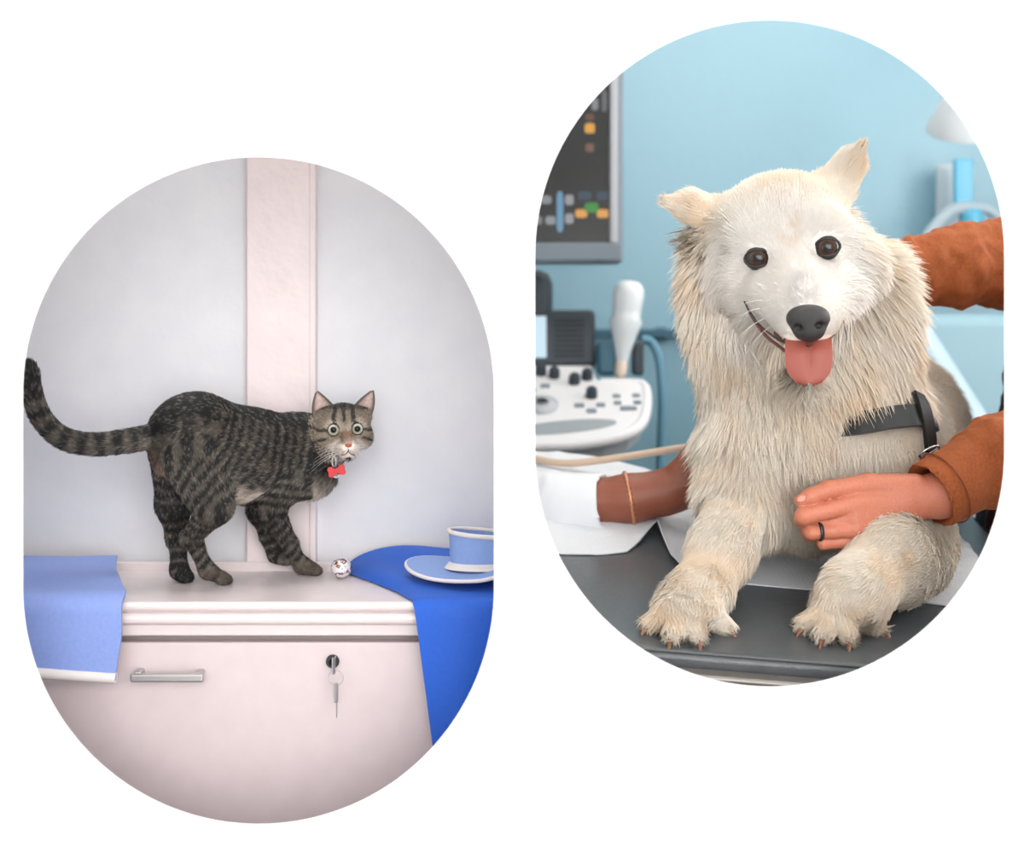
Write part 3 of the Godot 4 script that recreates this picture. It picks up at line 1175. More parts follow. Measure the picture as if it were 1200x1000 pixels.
func cat_color(p: Vector3, n: Vector3) -> Color:
	var q := cat_head.affine_inverse() * p
	var jit := cat_noise.get_noise_3dv(p * 60.0)
	var jit2 := cat_noise.get_noise_3dv(p * 300.0)
	var dark := lin(26, 25, 25)
	var mid := lin(92, 85, 77)
	var pale := lin(214, 198, 186)
	if q.length() < 0.048 and q.z > -0.012:      # the face
		var x := q.x / CAT_PX + 402.0
		var y := 506.0 - q.y / CAT_PX
		var base := lin(148, 134, 118).lerp(mid, clampf((490.0 - y) / 14.0, 0.0, 1.0))
		# pale round the muzzle, chin, above the eyes
		var muz := Vector2((x - 408.0) / 17.0, (y - 529.0) / 11.0).length()
		base = base.lerp(lin(232, 220, 210), clampf((1.6 - muz) * 1.5, 0.0, 1.0))
		for e in [[391.0, 504.0], [418.5, 503.0]]:
			var de := Vector2((x - e[0]), (y - e[1])).length()
			if de < 14.0 and y < e[1] + 3.0:
				base = base.lerp(pale, 0.55 * clampf((14.0 - de) / 5.0, 0.0, 1.0))
			if absf(de - 7.0) < 0.8:
				base = dark
		# bridge of the nose
		if absf(x - 406.5) < 6.0 and y > 505.0 and y < 521.0:
			base = base.lerp(lin(128, 90, 70), 0.7)
		# forehead stripes
		if y < 496.0:
			var st := cos((x - 403.0 + jit * 1.5) * TAU / 10.5)
			if st > 0.15 and absf(x - 403.0) < 17.0:
				base = base.lerp(dark, 0.9)
			if y < 480.0:
				base = base.lerp(dark, 0.7)
		# stripes from the eye across the cheek
		for e2 in [[384.0, 504.0, -1.0], [425.0, 503.0, 1.0]]:
			var out: float = (x - e2[0]) * e2[2]
			if out > -1.0:
				var l1 := absf(y - (e2[1] + out * -0.1 + 2.0 * sin(out * 0.2)))
				var l2 := absf(y - (e2[1] + 10.0 + out * 0.35))
				if l1 < 1.8 or l2 < 1.7:
					base = base.lerp(dark, 0.9)
		return base * (1.0 + 0.25 * jit2)
	var g := cat_bones.near(p)
	var reg: int = g[0]
	var s: float = g[1]
	var up: float = (p.y - g[3].y) / g[4]
	var w := jit * 0.0035
	var v := 0.0
	if reg == 0:
		v = cos((s + up * 0.008 + w) * TAU / 0.0125) + 0.3
		v = maxf(v, (up - 0.7) * 5.0)
	elif reg == 1:       # thighs and legs
		v = cos((s + w + (p.x - g[3].x) * 0.5) * TAU / 0.0145) + 0.15
	elif reg == 2:       # tail
		v = cos((s + w * 0.5) * TAU / 0.023) - 0.1 + clampf(up, 0.0, 1.0) * 0.9
		if s > 0.213:
			v = 1.0
	elif reg == 3:       # neck and head
		v = cos((s + w) * TAU / 0.017) + 0.25
	elif reg == 4:       # far legs
		v = cos((s + w) * TAU / 0.016) + 0.7
	var c := mid.lerp(dark, clampf(v * 1.6 + 0.5, 0.0, 1.0))
	if reg == 0 and up < -0.6:
		c = c.lerp(pale, clampf((-0.72 - up) * 2.6 + jit * 0.6, 0.0, 0.8))
	if reg == 1 and p.y < TOP + 0.022:
		c = c.lerp(lin(96, 84, 74), 0.6)
	# the pale, rusty patch under the tail
	var rear := (p - at(197, 536, -0.048)).length()
	if rear < 0.030 and n.x < 0.25:
		c = c.lerp(lin(142, 112, 94), clampf((0.030 - rear) / 0.02 + jit * 0.3, 0.0, 0.6))
	return c * (1.0 + 0.35 * jit2)


func cat_groom(p: Vector3, n: Vector3) -> Array:
	var q := cat_head.affine_inverse() * p
	var c := cat_color(p, n)
	var t := rng.randf()
	c = c * (0.55 + 0.9 * t)
	if t > 0.86:
		c = c.lerp(lin(168, 160, 150), 0.4)
	if q.length() < 0.048 and q.z > -0.012:
		var x := q.x / CAT_PX + 402.0
		var y := 506.0 - q.y / CAT_PX
		for e in [[391.0, 504.0], [418.5, 503.0]]:
			if Vector2(x - e[0], y - e[1]).length() < 7.4:
				return [Vector3.UP, 0.0, c, 0.0]
		if Vector2(x - 408.0, y - 522.0).length() < 5.0:
			return [Vector3.UP, 0.0, c, 0.0]
		var out := cat_head.basis * (q - ch(408, 520, 0.04))
		return [out, 0.0042, c, 1.3]
	var g := cat_bones.near(p)
	var l := 0.0072
	if g[0] == 2:
		l = 0.0085
	elif g[0] == 1 or g[0] == 4:
		l = 0.0062 if p.y > TOP + 0.05 else 0.0030
	elif g[0] == 0 and (p.y - g[3].y) / g[4] < -0.6:
		l = 0.012
	return [g[2], l, c, 1.0]


func build_cat() -> void:
	cat_noise.seed = 21
	cat_noise.frequency = 1.0
	var o := thing("cat", "striped grey tabby cat standing on the worktop and looking at the viewer", "cat")
	var f := Field.new()
	cat_bones = Bones.new()
	# trunk
	var hip := at(222, 514, -0.062)
	f.blob(hip, Vector3(0.054, 0.052, 0.045), Basis.IDENTITY, 0.03)
	f.capsule(at(236, 511, -0.068), at(300, 531, -0.105), 0.052, 0.053, 0.03)
	f.capsule(at(300, 533, -0.105), at(347, 534, -0.128), 0.052, 0.047, 0.03)
	f.blob(at(352, 538, -0.128), Vector3(0.036, 0.054, 0.038), Basis.IDENTITY, 0.025)
	f.blob(at(372, 545, -0.125), Vector3(0.026, 0.036, 0.030), Basis.IDENTITY, 0.025)
	f.capsule(at(352, 522, -0.13), at(388, 514, -0.128), 0.034, 0.027, 0.025)
	f.blob(at(295, 566, -0.102), Vector3(0.05, 0.028, 0.03), Basis.IDENTITY, 0.025)
	cat_bones.chain(0, [at(358, 532, -0.128), at(300, 530, -0.105), at(240, 513, -0.07), at(205, 516, -0.055)], [0.05, 0.053, 0.054, 0.045])
	cat_bones.chain(3, [at(402, 505, -0.115), at(358, 525, -0.128)], [0.034, 0.036])
	# hind leg on the near side
	var hn := [at(228, 540, -0.045), at(253, 594, -0.038), at(224, 630, -0.062), at(243, 669, -0.085), at(262, 678, -0.078)]
	f.blob(at(236, 558, -0.046), Vector3(0.034, 0.055, 0.026), Basis(Vector3(0, 0, 1), 0.25), 0.025)
	f.chain(hn, [0.036, 0.0205, 0.0112, 0.0095, 0.0088], 0.012)
	cat_bones.chain(1, hn, [0.05, 0.028, 0.014, 0.0115, 0.0115])
	# hind leg on the far side
	var hf := [at(205, 535, -0.082), at(203, 592, -0.095), at(208, 630, -0.112), at(210, 669, -0.1), at(217, 675, -0.092)]
	f.chain(hf, [0.032, 0.021, 0.0125, 0.0105, 0.0095], 0.012)
	cat_bones.chain(4, hf, [0.037, 0.025, 0.015, 0.0125, 0.0115])
	# front legs
	var fn := [at(342, 556, -0.108), at(317, 594, -0.108), at(340, 640, -0.142), at(354, 663, -0.152), at(368, 667, -0.150)]
	f.chain(fn, [0.029, 0.0170, 0.0095, 0.0090, 0.0085], 0.014)
	cat_bones.chain(1, fn, [0.036, 0.025, 0.015, 0.0125, 0.012])
	var ff := [at(345, 560, -0.150), at(305, 598, -0.158), at(316, 632, -0.166), at(323, 651, -0.168), at(333, 655, -0.162)]
	f.chain(ff, [0.024, 0.0155, 0.0095, 0.0085, 0.008], 0.014)
	cat_bones.chain(4, ff, [0.03, 0.022, 0.014, 0.0115, 0.011])
	# toes
	for paw in [[hn[4], 0.0], [fn[4], 0.1], [hf[4], 0.3], [ff[4], 0.2]]:
		for k in 4:
			var c: Vector3 = paw[0] + Vector3(0.007 - absf(k - 1.5) * 0.002, -0.003, 0.0098 - k * 0.0060)
			f.capsule(c - Vector3(0.008, -0.002, 0), c, 0.0056, 0.0054, 0.004)
	# tail
	var tail := smooth([at(206, 512, -0.05), at(180, 512, -0.045), at(150, 517, -0.035), at(110, 521, -0.025), at(75, 514, -0.015), at(50, 492, -0.008), at(38, 462, -0.004), at(34, 432, -0.002)], 3)
	var trs := []
	for i in tail.size():
		trs.append(lerpf(0.0145, 0.0085, pow(float(i) / (tail.size() - 1), 0.7)))
	f.chain(tail, trs, 0.008)
	cat_bones.chain(2, tail, trs)
	f.build(0.0036)
	var skin := f.shape(cat_color)
	# head, in a frame that looks at the viewer
	var h0 := at(402, 506, -0.115)
	var bz := (EYE - h0).normalized()
	var bx := Vector3.UP.cross(bz).normalized()
	cat_head = Transform3D(Basis(bx, bz.cross(bx), bz), h0)
	var h := Field.new()
	h.blob(ch(402, 499, -0.004), Vector3(0.0345, 0.031, 0.033), Basis.IDENTITY, 0.012)
	h.blob(ch(380, 514, 0.004), Vector3(0.0155, 0.016, 0.019), Basis.IDENTITY, 0.014)
	h.blob(ch(424, 513, 0.004), Vector3(0.0150, 0.016, 0.019), Basis.IDENTITY, 0.014)
	h.blob(ch(402.5, 525, 0.022), Vector3(0.0098, 0.0088, 0.014), Basis.IDENTITY, 0.008)
	h.blob(ch(413.5, 525, 0.022), Vector3(0.0098, 0.0088, 0.014), Basis.IDENTITY, 0.008)
	h.blob(ch(408, 533.5, 0.020), Vector3(0.0105, 0.0075, 0.013), Basis.IDENTITY, 0.007)
	h.blob(ch(380, 488, -0.006), Vector3(0.0135, 0.011, 0.009), Basis.IDENTITY, 0.010)
	h.blob(ch(425, 487, -0.006), Vector3(0.0125, 0.011, 0.009), Basis.IDENTITY, 0.010)
	h.capsule(ch(404.5, 492, 0.026), ch(408, 518, 0.034), 0.0085, 0.0055, 0.012)
	h.blob(ch(394, 523, -0.01), Vector3(0.027, 0.014, 0.022), Basis.IDENTITY, 0.014)
	for e in [[391.0, 504.0], [418.5, 503.0]]:
		h.blob(ch(e[0], e[1], 0.0305), Vector3(0.0074, 0.0070, 0.007), Basis.IDENTITY, 0.003, true)
	for i in h.a.size():       # into the place
		h.a[i] = cat_head * h.a[i]
		h.ba[i] = cat_head.basis * h.ba[i]
		h.inv[i] = h.inv[i] * cat_head.basis.inverse()
	h.build(0.0020)
	var hs := h.shape(cat_color)
	add_shape(skin, hs)
	var bare := Shape.new()       # what grows hair: everything but the ears' insides
	add_shape(bare, skin)
	# ears: cupped, with a pale pink inside
	for e2 in [[Vector2(368, 492), Vector2(394, 482), Vector2(371.5, 458.5), -1.0], [Vector2(412, 481), Vector2(433.5, 490), Vector2(437, 457.5), 1.0]]:
		var nu := 13
		var nv := 13
		var pts := []
		for i in nu:
			var u := float(i) / (nu - 1) * 2.0 - 1.0
			for j in nv:
				var v := float(j) / (nv - 1)
				var l: Vector2 = e2[0].lerp(e2[2], v) + Vector2(-1.8 * sin(v * PI) * 1.6, 0)
				var r: Vector2 = e2[1].lerp(e2[2], v) + Vector2(1.8 * sin(v * PI) * 1.6, 0)
				if v > 0.93:
					l += Vector2(0, 1.5)
				var m := l.lerp(r, (u + 1.0) * 0.5)
				pts.append(cat_head * ch(m.x, m.y, -0.002 - 0.013 * (1.0 - u * u) * (1.0 - v * 0.75) - 0.004 * v))
		var es := Shape.new().sheet(pts, nu, nv, 0.0016)
		if es.n[nu * nv / 2].dot(bz) < 0.0:
			pts.reverse()
			es = Shape.new().sheet(pts, nu, nv, 0.0016)
		for i in es.v.size():
			var edge := 1.0
			if i < nu * nv:
				var uu := absf(float(i / nv) / (nu - 1) * 2.0 - 1.0)
				edge = clampf((uu - 0.62) / 0.3, 0.0, 1.0)
				es.c[i] = lin(196, 174, 166).lerp(lin(104, 90, 80), edge) * (1.0 + 0.5 * cat_noise.get_noise_3dv(es.v[i] * 220.0))
			else:
				es.c[i] = lin(84, 76, 70)
		add_shape(skin, es)
	skin.colored = true
	var fur_m := mat("cat_fur", Color.WHITE, 0.55)
	fur_m.vertex_color_use_as_albedo = true
	var skin_m := mat("cat_skin", Color.WHITE, 0.8)
	skin_m.vertex_color_use_as_albedo = true
	put(skin, "body", skin_m, o)
	var n := grow(bare, 260000.0, clump(6, 0.0014, 0.00022, 0.008, 0.34, 5), 0.008, cat_groom, fur_m, o, 31, 0.30)
	# eyes
	var eye_m := mat("cat_eye", Color.WHITE, 0.1)
	eye_m.metallic_specular = 0.3
	eye_m.vertex_color_use_as_albedo = true
	for e3 in [[391.0, 504.0], [418.5, 503.0]]:
		var es2 := Shape.new().ball(Vector3.ZERO, Vector3.ONE * 0.0083, Basis(Vector3.RIGHT, PI / 2), 40, 36)
		es2.colored = true
		for i in es2.v.size():
			var ang := rad_to_deg(es2.v[i].angle_to(Vector3(0, 0, 1)))
			if ang < 28.0:
				es2.c[i] = lin(12, 14, 16)
			elif ang < 60.0:
				es2.c[i] = lin(138, 144, 126).lerp(lin(182, 180, 164), clampf((ang - 24.0) / 22.0, 0.0, 1.0))
			else:
				es2.c[i] = lin(24, 22, 22)
		var eo := put(es2, "eye", eye_m, o)
		eo.transform = cat_head * Transform3D(Basis.IDENTITY, ch(e3[0], e3[1], 0.0245))
		eo.set_meta("label", "pale grey-green eye")
	var nose_m := mat("cat_nose", rgb8(160, 84, 66), 0.45)
	var ns := Shape.new().ball(cat_head * ch(408, 521.5, 0.0375), Vector3(0.0052, 0.0036, 0.0036), cat_head.basis, 8, 14)
	put(ns, "nose", nose_m, o)
	var mouth := Shape.new()
	for sd2 in [-1.0, 1.0]:
		mouth.tube(smooth([cat_head * ch(408, 525.5, 0.0372), cat_head * ch(408 + sd2 * 0.6, 529.5, 0.0368), cat_head * ch(408 + sd2 * 4.0, 532.5, 0.0355), cat_head * ch(408 + sd2 * 7.5, 533.0, 0.0325)], 4), [0.00055], 6)
	put(mouth, "mouth", mat("cat_lip", rgb8(58, 44, 42), 0.6), o)
	var wm := mat("whisker", rgb8(232, 230, 226), 0.4)
	for sd in [-1.0, 1.0]:
		for k in 6:
			var st := ch(408 + sd * (7.0 + k % 3), 523.0 + k * 1.6, 0.033)
			var en := ch(408 + sd * (30.0 + k * 2.0) - 4.0, 526.0 + k * 5.5, 0.030)
			var md := (st + en) * 0.5 + Vector3(0, 0.004, 0.006)
			put(Shape.new().tube(smooth([cat_head * st, cat_head * md, cat_head * en], 4), [0.00028, 0.00028, 0.00025, 0.0002, 0.0002, 0.00015, 0.0001, 0.0001, 0.00008], 4, false), "whisker", wm, o)
	# collar with its tags
	var cm := mat("collar_webbing", rgb8(44, 50, 60), 0.6)
	var axis := (at(362, 522, -0.13) - at(400, 508, -0.117)).normalized()
	var cc := at(378, 522, -0.125)
	var cx := axis.cross(Vector3(0, 0, 1)).normalized()
	var cy := axis.cross(cx).normalized()
	var ring := []
	for i in 41:
		var t := TAU * i / 40.0
		ring.append(cc + cx * cos(t) * 0.0375 + cy * sin(t) * 0.0375)
	var co := put(Shape.new().tube(ring, [0.0042], 8, false, 0.6), "collar", cm, o)
	var hang := at(391.5, 536, -0.083)
	var rs := []
	for i in 21:
		var t2 := TAU * i / 20.0
		rs.append(hang + Vector3(sin(t2) * 0.0028, cos(t2) * 0.007 - 0.006, 0.001 * sin(t2)))
	put(Shape.new().tube(rs, [0.0007], 6, false), "split_ring", M.key_steel, co)
	var red := mat("red_tag", rgb8(200, 38, 44), 0.4)
	var poly := PackedVector2Array()
	for i in 64:
		var t3 := TAU * i / 64.0
		var d := Vector2(cos(t3), sin(t3))
		var best := 0.0
		for cpt in [Vector2(-7, 2.9), Vector2(-7, -2.9), Vector2(7, 2.9), Vector2(7, -2.9), Vector2(-4, 0), Vector2(-2, 0), Vector2(0, 0), Vector2(2, 0), Vector2(4, 0)]:
			var rr := 3.6 if absf(cpt.x) > 5.0 else 3.3
			var b: float = d.dot(cpt)
			var disc: float = b * b - cpt.length_squared() + rr * rr
			if disc > 0.0:
				best = maxf(best, b + sqrt(disc))
		poly.append(d * best * 0.00112)
	var tg := put(Shape.new().prism(poly, Transform3D(Basis(Vector3(0, 0, 1), 0.22), at(394.5, 552, -0.081)), 0.0016), "bone_tag", red, co)
	tg.set_meta("label", "red bone shaped tag")
	put(Shape.new().lathe([Vector2(0, 0), Vector2(0.0062, 0), Vector2(0.0062, 0), Vector2(0.0062, 0.001), Vector2(0.0062, 0.001), Vector2(0, 0.001)], Transform3D(Basis(Vector3.RIGHT, PI / 2), at(394, 555, -0.084)), 20), "disc_tag", M.key_steel, co)


# ------------------------------------------------------------------ things behind the dog
func build_clinic() -> void:
	mat("monitor_grey", rgb8(118, 130, 140), 0.45)
	mat("monitor_edge", rgb8(178, 182, 188), 0.4)
	mat("console_white", rgb8(226, 226, 228), 0.4)
	mat("console_grey", rgb8(150, 158, 164), 0.5)
	mat("console_dark", rgb8(56, 66, 74), 0.5)
	mat("console_black", rgb8(38, 44, 50), 0.5)
	mat("knob_dark", rgb8(48, 58, 68), 0.45)
	mat("button_grey", rgb8(128, 140, 150), 0.5)
	mat("cable_blue_grey", rgb8(92, 140, 162), 0.5)
	mat("cable_beige", rgb8(206, 182, 160), 0.5)
	mat("rail_blue_grey", rgb8(62, 104, 124), 0.5)
	mat("chair_blue", rgb8(176, 200, 214), 0.45)
	mat("chair_teal", rgb8(140, 174, 186), 0.45)
	mat("bottle_white", rgb8(222, 228, 232), 0.3)
	mat("bottle_cap", rgb8(232, 214, 198), 0.4)
	mat("lamp_white", rgb8(240, 236, 236), 0.4)
	mat("lamp_grey", rgb8(196, 203, 208), 0.5)
	mat("tube_grey", rgb8(176, 194, 204), 0.5)
	mat("plate_grey", rgb8(200, 214, 222), 0.5)
	mat("jar_blue", rgb8(96, 186, 220), 0.15)
	# monitor of the ultrasound machine
	var mo := thing("monitor", "grey framed dark monitor with orange and green lights on its screen", "monitor", Vector3(-0.005, 1.35, -1.05))
	var w := 0.482
	var h := 0.44
	var fr := Shape.new()
	fr.rbox(Vector3(0, h * 0.5, -0.03), Vector3(w, h, 0.05), 0.012)
	put(fr, "housing", M.monitor_grey, mo)
	var bz := Shape.new()
	for e in [-1.0, 1.0]:
		bz.rbox(Vector3(e * (w * 0.5 - 0.022), h * 0.5 + 0.012, 0), Vector3(0.017, h - 0.06, 0.016), 0.005)
	bz.rbox(Vector3(0, h - 0.022, 0), Vector3(w - 0.03, 0.017, 0.016), 0.005)
	put(bz, "bezel", M.monitor_edge, mo)
	put(Shape.new().rbox(Vector3(0, 0.024, 0), Vector3(w - 0.006, 0.04, 0.016), 0.006), "bezel", M.monitor_grey, mo)
	var im := Image.create_empty(512, 512, false, Image.FORMAT_RGB8)
	im.fill(Color(0.10, 0.11, 0.115))
	# panel coordinates: 1 unit = 1.8 mm = one pixel of the photograph at this depth
	var spots := [
		[691, 150, 6, 6, Color(0.93, 0.68, 0.27)], [691, 137, 5, 4, Color(0.42, 0.29, 0.20)], [691, 173, 5, 5, Color(0.50, 0.36, 0.30)],
		[697, 122, 4, 7, Color(0.55, 0.56, 0.57)], [708, 118, 3, 13, Color(0.42, 0.43, 0.44)], [640, 234, 6, 5, Color(0.55, 0.57, 0.58)],
		[667, 234, 5, 6, Color(0.62, 0.63, 0.65)], [645, 258, 6, 5, Color(0.58, 0.60, 0.62)], [667, 256, 5, 6, Color(0.62, 0.63, 0.65)], [631, 258, 4, 5, Color(0.5, 0.52, 0.53)],
		[685, 229, 8, 5, Color(0.20, 0.28, 0.36)], [706, 229, 7, 5, Color(0.20, 0.28, 0.36)], [681, 250, 7, 5, Color(0.93, 0.66, 0.30)], [706, 250, 7, 5, Color(0.93, 0.66, 0.30)],
		[693, 243, 8, 6, Color(0.20, 0.58, 0.22)], [656, 248, 4, 24, Color(0.42, 0.62, 0.76)], [600, 240, 10, 6, Color(0.3, 0.3, 0.32)], [570, 180, 60, 50, Color(0.13, 0.14, 0.145)], [560, 170, 30, 24, Color(0.17, 0.175, 0.18)]]
	for sp in spots:
		var cx: float = ((sp[0] - 600.0) * 0.0018 + 0.005 + 0.212) / 0.424 * 512.0
		var cy: float = (1.35 + 0.428 - (1.15 - (sp[1] - 420.0) * 0.0018)) / 0.384 * 512.0
		var rx: float = sp[2] * 0.0018 / 0.424 * 512.0
		var ry: float = sp[3] * 0.0018 / 0.384 * 512.0
		for y in range(int(cy - ry), int(cy + ry) + 1):
			for x in range(int(cx - rx), int(cx + rx) + 1):
				if x >= 0 and x < 512 and y >= 0 and y < 512 and pow((x - cx) / rx, 4.0) + pow((y - cy) / ry, 4.0) < 1.0:
					im.set_pixel(x, y, sp[4])
	var tex := ImageTexture.create_from_image(im)
	var sm := mat("screen_glow", Color.BLACK, 0.3)
	sm.emission_enabled = true
	sm.emission = Color.BLACK
	sm.emission_texture = tex
	sm.emission_energy_multiplier = 0.8
	var sc := Shape.new()
	sc.uved = true
	var y0 := 0.044
	var y1 := 0.428
	sc.quad(sc.vert(Vector3(-0.212, y0, -0.001), Vector3(0, 0, 1), Vector2(0, 1)), sc.vert(Vector3(0.212, y0, -0.001), Vector3(0, 0, 1), Vector2(1, 1)), sc.vert(Vector3(0.212, y1, -0.001), Vector3(0, 0, 1), Vector2(1, 0)), sc.vert(Vector3(-0.212, y1, -0.001), Vector3(0, 0, 1), Vector2(0, 0)))
	put(sc, "screen", sm, mo)
	put(Shape.new().tube(smooth([Vector3(-0.06, 0.14, -0.05), Vector3(-0.06, 0.0, -0.13), Vector3(-0.06, -0.2, -0.12)], 6), [0.035], 14), "arm", M.console_dark, mo)
	# ultrasound console
	var us := thing("ultrasound_console", "white ultrasound console with dark knobs beside the blue wall", "ultrasound", Vector3(0, 0, -0.85))
	var p0 := Vector3(0, 0.985, 0)
	var tilt := Basis(Vector3.RIGHT, -PI / 2 + 0.50)        # panel: x right, y up the slope, z out of it
	var pl := Transform3D(tilt, p0)
	var outline := PackedVector2Array()
	for q in [Vector2(-0.30, 0.012), Vector2(-0.1, 0.0), Vector2(0.03, 0.0), Vector2(0.12, 0.006), Vector2(0.185, 0.022), Vector2(0.235, 0.05), Vector2(0.262, 0.09), Vector2(0.276, 0.15), Vector2(0.281, 0.215), Vector2(0.276, 0.236), Vector2(0.265, 0.245), Vector2(0.188, 0.247), Vector2(0.178, 0.252), Vector2(0.172, 0.31), Vector2(-0.30, 0.31)]:
		outline.append(q)
	put(Shape.new().prism(outline, pl * Transform3D(Basis.IDENTITY, Vector3(0, 0, -0.018)), 0.018), "panel", M.console_white, us)
	var lip := PackedVector2Array()
	for q2 in outline:
		lip.append(Vector2(q2.x * 0.985, lerpf(q2.y, 0.15, 0.03)))
	put(Shape.new().prism(lip, pl * Transform3D(Basis.IDENTITY, Vector3(0, 0, -0.052)), 0.034), "front_lip", M.monitor_edge, us)
	var edge := []
	for q3 in outline:
		edge.append(pl * Vector3(q3.x, q3.y, -0.009))
	put(Shape.new().tube(smooth(edge.slice(0, 12), 4), [0.0125], 10), "rounded_edge", M.console_white, us)
	# palm rest: a shallow grey inlay
	var rest := PackedVector2Array()
	for i in 24:
		var t := TAU * i / 24.0
		rest.append(Vector2(0.105 + 0.105 * cos(t), 0.058 + 0.024 * sin(t) + 0.018 * cos(t)))
	put(Shape.new().prism(rest, pl * Transform3D(Basis.IDENTITY, Vector3(0, 0, 0.0)), 0.0012), "palm_rest", M.console_grey, us)
	for k in [[0.062, 0.275], [0.132, 0.236], [0.16, 0.255], [0.165, 0.178], [0.09, 0.262]]:
		put(Shape.new().lathe([Vector2(0.0125, 0), Vector2(0.0115, 0.018), Vector2(0.009, 0.021), Vector2(0.009, 0.021), Vector2(0, 0.021)], pl * Transform3D(Basis(Vector3.RIGHT, PI / 2), Vector3(k[0], k[1], 0)), 16), "knob", M.knob_dark, us)
	for b in [[0.138, 0.140, 0.010], [0.182, 0.142, 0.009], [0.162, 0.118, 0.010], [0.217, 0.178, 0.008], [0.217, 0.150, 0.008], [0.258, 0.180, 0.008], [0.258, 0.152, 0.008], [0.232, 0.128, 0.011], [0.246, 0.128, 0.009], [0.04, 0.20, 0.010], [0.04, 0.17, 0.01], [0.07, 0.22, 0.01]]:
		put(Shape.new().rbox(pl * Vector3(b[0], b[1], 0.002), Vector3(b[2] * 2.0, b[2] * 1.2, 0.006), 0.002, tilt), "button", M.button_grey, us)
	put(Shape.new().lathe([Vector2(0.034, 0), Vector2(0.034, 0.006), Vector2(0.026, 0.008), Vector2(0.0, 0.016)], pl * Transform3D(Basis(Vector3.RIGHT, PI / 2), Vector3(0.062, 0.14, 0)), 24), "trackball", M.monitor_edge, us)
	# touch panel housing behind the keys
	var th := Transform3D(Basis(Vector3.RIGHT, -0.28), Vector3(0, 1.13, -0.30))
	put(Shape.new().rbox(th * Vector3(-0.09, 0.062, 0), Vector3(0.546, 0.132, 0.05), 0.012, th.basis), "touch_housing", M.console_dark, us)
	for i in 8:
		put(Shape.new().rbox(th * Vector3(0.125, 0.02 + i * 0.0115, 0.026), Vector3(0.066, 0.0045, 0.003), 0.001, th.basis, 1), "vent_slat", M.console_black, us)
	var tm := mat("touch_screen_glow", rgb8(60, 80, 90), 0.3)
	tm.emission_enabled = true
	tm.emission = rgb8(206, 232, 244)
	tm.emission_energy_multiplier = 0.9
	put(Shape.new().rbox(th * Vector3(-0.08, 0.062, 0.026), Vector3(0.31, 0.095, 0.004), 0.0015, th.basis, 1), "touch_screen", tm, us)
	put(Shape.new().rbox(Vector3(-0.03, 1.285, -0.34), Vector3(0.24, 0.12, 0.08), 0.03), "screen_mount", M.console_dark, us)
	# probe holder at the right of the panel, column and base
	put(Shape.new().rbox(Vector3(0.205, 1.15, -0.27), Vector3(0.045, 0.075, 0.05), 0.012), "holder", M.rail_blue_grey, us)
	put(Shape.new().rbox(Vector3(0.272, 1.15, -0.27), Vector3(0.024, 0.075, 0.05), 0.008), "holder", M.console_dark, us)
	put(Shape.new().rbox(Vector3(0.0, 0.62, -0.2), Vector3(0.44, 0.66, 0.26), 0.03), "column", M.console_dark, us)
	put(Shape.new().rbox(Vector3(0.0, 0.16, -0.2), Vector3(0.5, 0.24, 0.5), 0.04), "base", M.console_black, us)
	for cx2 in [-0.2, 0.2]:
		for cz in [-0.4, 0.0]:
			put(Shape.new().lathe([Vector2(0, -0.015), Vector2(0.035, -0.015), Vector2(0.035, -0.015), Vector2(0.038, 0), Vector2(0.035, 0.015), Vector2(0.035, 0.015), Vector2(0, 0.015)], Transform3D(Basis(Vector3(0, 0, 1), PI / 2), Vector3(cx2, 0.038, cz)), 18), "castor", M.console_black, us)
	# white bottle standing upside down in the holder
	var bo := thing("gel_bottle", "white rounded gel bottle standing in the ultrasound console's holder", "bottle", Vector3(0.232, 1.105, -1.10))
	put(Shape.new().lathe([Vector2(0.010, 0.03), Vector2(0.014, 0.045), Vector2(0.028, 0.10), Vector2(0.036, 0.125), Vector2(0.030, 0.135), Vector2(0.031, 0.15), Vector2(0.034, 0.18), Vector2(0.032, 0.198), Vector2(0.022, 0.21), Vector2(0.0, 0.214)], Transform3D(Basis(Vector3(0, 0, 1), -0.10), Vector3(0.0, 0.0, 0)), 24), "body", M.bottle_white, bo)
	put(Shape.new().lathe([Vector2(0, 0.0), Vector2(0.008, 0.0), Vector2(0.013, 0.012), Vector2(0.013, 0.035), Vector2(0.012, 0.042), Vector2(0, 0.042)], Transform3D(Basis(Vector3(0, 0, 1), -0.10), Vector3.ZERO), 20), "cap", M.bottle_cap, bo)
	# cables
	var c1 := put(Shape.new().tube(smooth([at(752, 398, -1.12), at(764, 402, -1.12), at(773, 425, -1.11), at(776, 470, -1.10), at(774, 530, -1.10), at(770, 640, -1.1)], 8), [0.0095], 12), "probe_cable", M.cable_blue_grey)
	tag(c1, "blue grey cable looping down beside the ultrasound console", "cable")
	var c2 := put(Shape.new().tube(smooth([at(560, 515, -0.62), at(600, 530, -0.54), at(630, 538.5, -0.50), at(662, 543, -0.48), at(700, 540, -0.47), at(755, 532, -0.46), at(815, 523, -0.45), at(870, 518, -0.45), at(905, 540, -0.47)], 8), [0.0062], 12), "cord", M.cable_beige)
	tag(c2, "beige cord running behind the white sleeve towards the dog", "cord")
	# rail on the blue wall
	var rl := thing("wall_rail", "dark blue grey rail mounted along the blue wall", "rail", Vector3(0.25, 1.216, -1.8))
	put(Shape.new().rbox(Vector3(0, 0, 0.028), Vector3(0.62, 0.024, 0.012), 0.004), "bar", M.rail_blue_grey, rl)
	for bx in [-0.26, 0.15, 0.27]:
		put(Shape.new().rbox(Vector3(bx, 0, 0.012), Vector3(0.03, 0.034, 0.024), 0.004), "bracket", M.rail_blue_grey, rl)
	# lamp and jar at the right, out of focus
	var la := thing("examination_lamp", "white examination lamp head hanging by the blue wall", "lamp", at(1128, 140, -1.35))
